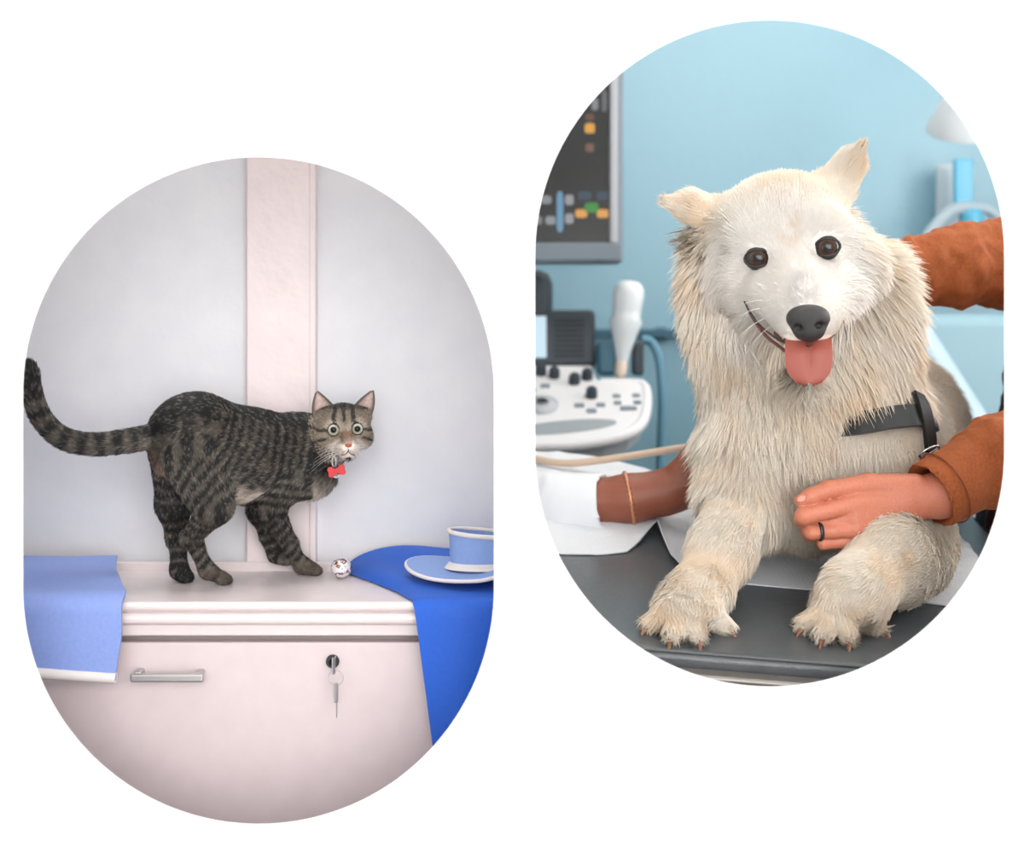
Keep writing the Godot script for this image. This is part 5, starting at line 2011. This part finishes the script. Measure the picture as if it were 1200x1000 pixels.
# ------------------------------------------------------------------ the two people holding the dog
func rumple(s: Shape, depth: float, scale_: float, seed_n: int, calm := Vector3.ZERO) -> Shape:      # soft folds of cloth
	var no := FastNoiseLite.new()
	no.seed = seed_n
	no.frequency = 1.0
	no.fractal_octaves = 3
	for i in s.v.size():
		var p := s.v[i]
		var k := smoothstep(0.045, 0.11, p.distance_to(calm)) if calm != Vector3.ZERO else 1.0      # a stiff cuff does not fold
		s.v[i] = p + s.n[i] * k * depth * no.get_noise_3dv(Vector3(p.x * 1.7, p.y * 0.9, p.z) * scale_)
	var sum := PackedVector3Array()
	sum.resize(s.v.size())
	for i in range(0, s.ix.size(), 3):
		var a := s.ix[i]
		var b := s.ix[i + 1]
		var c := s.ix[i + 2]
		var nn := (s.v[b] - s.v[a]).cross(s.v[c] - s.v[a])
		if nn.dot(s.n[a]) < 0.0:
			nn = -nn
		sum[a] += nn
		sum[b] += nn
		sum[c] += nn
	for i in s.v.size():
		if sum[i].length() > 1e-12:
			s.n[i] = sum[i].normalized()
	return s


func add_head(body: Field, c: Vector3, face: Vector3) -> void:
	var right := face.cross(Vector3.UP).normalized()
	var b := Basis(right, Vector3.UP, -face)
	body.blob(c, Vector3(0.074, 0.105, 0.092), b, 0.03)
	body.blob(c + Vector3(0, -0.065, 0) + face * 0.03, Vector3(0.052, 0.045, 0.05), b, 0.03)
	body.capsule(c + face * 0.088 + Vector3(0, 0.01, 0), c + face * 0.110 + Vector3(0, -0.03, 0), 0.011, 0.014, 0.012)
	for e in [-1.0, 1.0]:
		body.blob(c + right * 0.076 * e + Vector3(0, -0.01, 0), Vector3(0.012, 0.03, 0.02), b, 0.01)
	body.capsule(c + Vector3(0, -0.06, 0) - face * 0.02, c + Vector3(0, -0.2, 0) - face * 0.03, 0.052, 0.06, 0.03)


func build_people() -> void:
	var skin1 := mat("light_brown_skin", rgb8(200, 124, 98), 0.5)
	skin1.subsurf_scatter_enabled = true
	skin1.subsurf_scatter_strength = 0.08
	triplanar(skin1, 14.0, noise_tex(0.03, Color(0.93, 0.89, 0.87), Color(1, 1, 1), 71), noise_tex(0.08, Color.WHITE, Color.WHITE, 72, 512, 4, true, 5.0), 0.35)
	var skin2 := mat("dark_brown_skin", rgb8(146, 84, 62), 0.48)
	skin2.subsurf_scatter_enabled = true
	skin2.subsurf_scatter_strength = 0.06
	triplanar(skin2, 14.0, noise_tex(0.03, Color(0.92, 0.88, 0.86), Color(1, 1, 1), 73), noise_tex(0.08, Color.WHITE, Color.WHITE, 72, 512, 4, true, 5.0), 0.3)
	var suede := mat("rust_suede", rgb8(172, 92, 44), 0.85)
	triplanar(suede, 7.0, noise_tex(0.05, Color(0.80, 0.76, 0.74), Color(1, 1, 1), 74, 512, 5), noise_tex(0.2, Color.WHITE, Color.WHITE, 75, 512, 3, true, 6.0), 0.5)
	suede.rim_enabled = true
	suede.rim = 0.5
	suede.rim_tint = 0.8
	var shirt := mat("dark_brown_shirt", rgb8(70, 40, 32), 0.8)
	var trousers := mat("dark_trousers", rgb8(52, 56, 70), 0.8)
	var coat := mat("white_coat", rgb8(228, 231, 236), 0.75)
	triplanar(coat, 8.0, null, noise_tex(0.2, Color.WHITE, Color.WHITE, 76, 512, 3, true, 4.0), 0.25)
	var hair := mat("dark_hair", rgb8(44, 34, 30), 0.6)
	var shoe := mat("shoe_leather", rgb8(50, 46, 44), 0.5)
	build_owner(skin1, suede, shirt, trousers, hair, shoe)
	build_vet(skin2, coat, trousers, hair, shoe)


func build_owner(skin: Material, suede: Material, shirt: Material, trousers: Material, hair: Material, shoe: Material) -> void:
	var o := thing("person", "person in a rust suede jacket holding the dog from the right", "person")
	# the hand in front of the dog's chest: back of the hand to the viewer, fingers curled round
	var h := Field.new()
	var wrist := at(1100, 581, -0.044)
	h.capsule(at(1150, 555, -0.05), wrist, 0.030, 0.027, 0.02)
	h.capsule(wrist, at(1060, 586, -0.042), 0.026, 0.024, 0.02)
	h.blob(at(1040, 592, -0.040), Vector3(0.048, 0.031, 0.0165), Basis(Vector3(0, 0, 1), 0.12), 0.02)
	var kn := [at(1003, 590, -0.026), at(1001, 606, -0.026), at(1003, 620, -0.026), at(1010, 633, -0.032)]
	var pip := [at(942, 605, -0.016), at(949, 616, -0.034), at(951, 624, -0.024), at(965, 637, -0.030)]
	var dip := [at(940, 609, -0.042), at(946, 620, -0.054), at(949, 627, -0.046), at(966, 638, -0.050)]
	var tip := [at(954, 611, -0.056), at(958, 621, -0.062), at(962, 628, -0.058), at(976, 638, -0.060)]
	var rr := [[0.0130, 0.0115, 0.0105, 0.0085], [0.0125, 0.0100, 0.0098, 0.0085], [0.0125, 0.0098, 0.0092, 0.008], [0.0110, 0.0085, 0.008, 0.007]]
	for i in 4:
		h.capsule(at(1062, 582.0 + i * 8.0, -0.042), kn[i], 0.015, rr[i][0], 0.010)
		h.chain([kn[i], kn[i].lerp(pip[i], 0.5) + Vector3(0, 0, 0.002), pip[i], dip[i], tip[i]], [rr[i][0], rr[i][1] * 0.98, rr[i][1], rr[i][2], rr[i][3]], 0.003)
	# thumb along the top
	h.chain([at(1072, 572, -0.040), at(1016, 568, -0.036), at(970, 574, -0.026), at(950, 582, -0.022), at(938, 587, -0.022)], [0.019, 0.0145, 0.0115, 0.0108, 0.0082], 0.004)
	h.build(0.0026)
	var body := h.shape()
	# the rest of the body, mostly outside the opening
	var b := Field.new()
	var sh_r := at(1262, 300, -0.33)
	var sh_l := at(1275, 295, -0.52)
	var hip := Vector3(0.92, 0.86, -0.47)
	b.capsule(at(1150, 555, -0.05), at(1290, 500, -0.16), 0.030, 0.04, 0.02)
	b.capsule(at(1290, 500, -0.16), sh_r, 0.04, 0.05, 0.02)
	b.capsule(at(1050, 322, -0.29), at(1180, 310, -0.34), 0.03, 0.038, 0.02)
	b.capsule(at(1180, 310, -0.34), sh_l, 0.04, 0.05, 0.02)
	b.capsule(Vector3(0.96, 1.27, -0.45), hip + Vector3(0.03, 0, 0), 0.08, 0.09, 0.03)
	add_head(b, Vector3(0.90, 1.60, -0.44), Vector3(-0.8, -0.25, 0.2).normalized())
	for e in [-1.0, 1.0]:
		b.chain([hip + Vector3(0, -0.02, e * 0.08), hip + Vector3(0.02, -0.42, e * 0.09), hip + Vector3(0.04, -0.80, e * 0.09)], [0.08, 0.055, 0.04], 0.02)
	b.build(0.013)
	add_shape(body, b.shape())
	put(body, "body", skin, o)
	# the other hand, buried in the fur behind the dog's neck
	var hl := Field.new()
	hl.blob(at(1035, 322, -0.285), Vector3(0.042, 0.036, 0.016), Basis.IDENTITY, 0.015)
	for i in 4:
		hl.chain([at(1020, 305.0 + i * 13.0, -0.285), at(985, 304.0 + i * 14.0, -0.285), at(962, 306.0 + i * 14.0, -0.283)], [0.012, 0.010, 0.008], 0.004)
	hl.chain([at(1045, 300, -0.28), at(1015, 282, -0.275), at(995, 275, -0.272)], [0.015, 0.012, 0.009], 0.005)
	hl.build(0.004)
	put(hl.shape(), "hand", skin, o)
	# nail of the thumb
	put(Shape.new().ball(at(939, 584.5, -0.0125), Vector3(0.0062, 0.0042, 0.0014), Basis(Vector3(0, 0, 1), 0.45) * Basis(Vector3.RIGHT, -0.5), 8, 14), "thumbnail", mat("nail", rgb8(206, 140, 122), 0.3), o)
	# jacket sleeves and back
	var j := Field.new()
	var cuff := at(1094, 579, -0.044)
	var up_arm := at(1178, 535, -0.075)
	j.chain([cuff, up_arm, at(1290, 488, -0.16), sh_r], [0.0465, 0.053, 0.062, 0.078], 0.03)
	j.chain([at(1056, 320, -0.29), at(1120, 313, -0.31), at(1180, 307, -0.34), sh_l], [0.050, 0.057, 0.064, 0.080], 0.03)
	j.capsule(Vector3(1.00, 1.28, -0.43), Vector3(1.0, 0.84, -0.46), 0.125, 0.13, 0.05)
	var out := (cuff - up_arm).normalized()
	j.capsule(cuff + out * 0.06, cuff + out * 0.0385, 0.054, 0.054, 0.004, true)
	j.capsule(cuff + out * 0.05, cuff - out * 0.03, 0.0355, 0.034, 0.003, true)
	j.build(0.0055)
	put(rumple(j.shape(), 0.013, 13.0, 5, cuff), "jacket", suede, o)
	# a stitched seam round the cuff
	var side := out.cross(Vector3.UP).normalized()
	var oth := side.cross(out)
	var seam := []
	for i in 33:
		var t := TAU * i / 32.0
		seam.append(cuff - out * 0.018 + (side * cos(t) + oth * sin(t)) * 0.0498)
	put(Shape.new().tube(seam, [0.0014], 6, false), "cuff_seam", mat("seam_thread", rgb8(140, 72, 36), 0.8), o)
	var s := Field.new()
	s.capsule(Vector3(0.955, 1.26, -0.45), Vector3(0.945, 0.84, -0.45), 0.122, 0.158, 0.04)
	s.build(0.012)
	put(rumple(s.shape(), 0.012, 16.0, 6), "shirt", shirt, o)
	var tr := Field.new()
	for e2 in [-1.0, 1.0]:
		tr.chain([hip + Vector3(0, 0, e2 * 0.06), hip + Vector3(0.02, -0.42, e2 * 0.09), hip + Vector3(0.04, -0.80, e2 * 0.09)], [0.125, 0.082, 0.07], 0.03)
	tr.build(0.014)
	put(tr.shape(), "trousers", trousers, o)
	for e3 in [-1.0, 1.0]:
		put(Shape.new().rbox(hip + Vector3(-0.03, -0.822, e3 * 0.09), Vector3(0.26, 0.075, 0.1), 0.035, Basis.IDENTITY, 3), "shoe", shoe, o)
	var hr := Field.new()
	hr.blob(Vector3(0.93, 1.635, -0.447), Vector3(0.09, 0.09, 0.088), Basis.IDENTITY, 0.02)
	hr.blob(Vector3(0.965, 1.55, -0.452), Vector3(0.06, 0.1, 0.08), Basis.IDENTITY, 0.03)
	hr.build(0.01)
	put(rumple(hr.shape(), 0.02, 40.0, 9), "hair", hair, o)
	for e4 in [-1.0, 1.0]:
		put(Shape.new().ball(Vector3(0.822, 1.585, -0.412 + e4 * 0.031), Vector3.ONE * 0.011, Basis.IDENTITY, 8, 12), "eye", mat("person_eye", rgb8(60, 44, 38), 0.2), o)
	# finger ring, worn
	var rc: Vector3 = kn[2].lerp(pip[2], 0.80)
	var ax: Vector3 = (pip[2] - kn[2]).normalized()
	var r1 := ax.cross(Vector3.UP).normalized()
	var r2 := r1.cross(ax)
	var rp := []
	for i in 33:
		var t2 := TAU * i / 32.0
		rp.append(rc + (r1 * cos(t2) + r2 * sin(t2)) * 0.0108)
	var ring := put(Shape.new().tube(rp, [0.0032], 8, false, 0.6), "finger_ring", M.dark_metal, o)
	ring.set_meta("label", "dark metal finger ring")


func build_vet(skin: Material, coat: Material, trousers: Material, hair: Material, shoe: Material) -> void:
	var o := thing("person", "person in a white coat steadying the dog from the left", "person")
	var h := Field.new()
	var zz := -0.33
	h.capsule(at(690, 588, zz - 0.01), at(740, 584, zz), 0.036, 0.0345, 0.02)
	h.capsule(at(740, 584, zz), at(778, 578, zz + 0.005), 0.034, 0.031, 0.02)
	# the hand bends up at the wrist, palm against the dog's side
	h.capsule(at(778, 577, zz + 0.005), at(806, 566, zz + 0.008), 0.030, 0.033, 0.025)
	h.blob(at(815, 556, zz + 0.008), Vector3(0.030, 0.048, 0.021), Basis(Vector3(0, 0, 1), -0.6), 0.025)
	var tips := [[842, 512, 856, 486, 866, 466], [856, 524, 874, 504, 888, 488], [862, 540, 884, 526, 902, 515], [862, 556, 882, 550, 898, 545]]
	for i in 4:
		var t: Array = tips[i]
		h.chain([at(826, 536.0 + i * 10.0, zz + 0.004), at(t[0], t[1], zz + 0.0), at(t[2], t[3], zz + 0.005), at(t[4], t[5], zz + 0.012)], [0.0145, 0.0125, 0.0108, 0.0085], 0.005)
	h.chain([at(796, 552, zz + 0.018), at(812, 532, zz + 0.02), at(826, 513, zz + 0.02), at(834, 500, zz + 0.02)], [0.018, 0.0155, 0.0130, 0.0092], 0.008)
	h.build(0.003)
	var body := h.shape()
	var b := Field.new()
	var elbow := Vector3(-0.12, 0.93, -0.47)
	var sh := Vector3(-0.24, 1.33, -0.44)
	b.capsule(at(690, 588, zz - 0.01), elbow, 0.036, 0.045, 0.02)
	b.capsule(elbow, sh, 0.045, 0.055, 0.02)
	b.capsule(Vector3(-0.33, 1.30, -0.55), Vector3(-0.33, 0.88, -0.55), 0.12, 0.12, 0.03)
	b.chain([Vector3(-0.36, 1.33, -0.68), Vector3(-0.3, 1.05, -0.76), Vector3(-0.16, 0.98, -0.62)], [0.05, 0.045, 0.035], 0.02)
	add_head(b, Vector3(-0.30, 1.62, -0.55), Vector3(0.9, -0.3, 0.2).normalized())
	for e in [-1.0, 1.0]:
		b.chain([Vector3(-0.33, 0.86, -0.55 + e * 0.08), Vector3(-0.33, 0.46, -0.55 + e * 0.09), Vector3(-0.34, 0.06, -0.55 + e * 0.09)], [0.08, 0.055, 0.04], 0.02)
	for i in 5:
		b.capsule(Vector3(-0.16, 0.98, -0.62), Vector3(-0.07 + 0.004 * i, 0.965 + 0.004 * (i % 2), -0.60 + (i - 2) * 0.018), 0.014, 0.009, 0.006)
	b.build(0.0125)
	add_shape(body, b.shape())
	put(body, "body", skin, o)
	var c := Field.new()
	var cuff := at(702, 590, zz - 0.008)
	c.chain([cuff, at(640, 594, zz - 0.04), elbow, sh], [0.0475, 0.053, 0.062, 0.08], 0.02)
	c.capsule(Vector3(-0.33, 1.28, -0.55), Vector3(-0.33, 0.60, -0.55), 0.145, 0.165, 0.05)
	c.chain([Vector3(-0.36, 1.33, -0.68), Vector3(-0.3, 1.05, -0.76), Vector3(-0.17, 0.985, -0.63)], [0.08, 0.06, 0.045], 0.03)
	var out := (cuff - at(640, 594, zz - 0.04)).normalized()
	c.capsule(cuff + out * 0.07, cuff + out * 0.048, 0.056, 0.056, 0.004, true)
	c.capsule(cuff + out * 0.06, cuff - out * 0.03, 0.0375, 0.036, 0.003, true)
	c.build(0.0055)
	put(rumple(c.shape(), 0.010, 12.0, 15, cuff), "coat", coat, o)
	var tr := Field.new()
	for e2 in [-1.0, 1.0]:
		tr.chain([Vector3(-0.33, 0.82, -0.55 + e2 * 0.06), Vector3(-0.33, 0.46, -0.55 + e2 * 0.09), Vector3(-0.34, 0.07, -0.55 + e2 * 0.09)], [0.12, 0.08, 0.07], 0.03)
	tr.build(0.014)
	put(tr.shape(), "trousers", trousers, o)
	for e3 in [-1.0, 1.0]:
		put(Shape.new().rbox(Vector3(-0.27, 0.0385, -0.55 + e3 * 0.09), Vector3(0.26, 0.075, 0.1), 0.035, Basis.IDENTITY, 3), "shoe", shoe, o)
	var hr := Field.new()
	hr.blob(Vector3(-0.33, 1.655, -0.555), Vector3(0.09, 0.09, 0.088), Basis.IDENTITY, 0.02)
	hr.build(0.01)
	put(rumple(hr.shape(), 0.02, 40.0, 9), "hair", hair, o)
	for e4 in [-1.0, 1.0]:
		put(Shape.new().ball(Vector3(-0.222, 1.60, -0.52 + e4 * 0.031), Vector3.ONE * 0.011, Basis.IDENTITY, 8, 12), "eye", M.person_eye, o)
	# bracelet on the wrist
	var bm := mat("bracelet_gold", rgb8(214, 150, 116), 0.3, 0.7)
	var pts := []
	var bc := at(737, 584, zz)
	for i in 91:
		var t2 := TAU * i / 90.0
		var wob := 0.0009 * sin(t2 * 30.0)
		pts.append(bc + Vector3(0.007 * sin(t2) + 0.008 * cos(t2) * 0.0, 0.0395 * sin(t2) * -1.0, 0.0385 * cos(t2)) * (1.0 + wob * 8.0) + Vector3(wob, 0, 0))
	var br := put(Shape.new().tube(pts, [0.0021, 0.0027], 8, false), "bracelet", bm, o)
	br.set_meta("label", "thin copper gold chain bracelet")
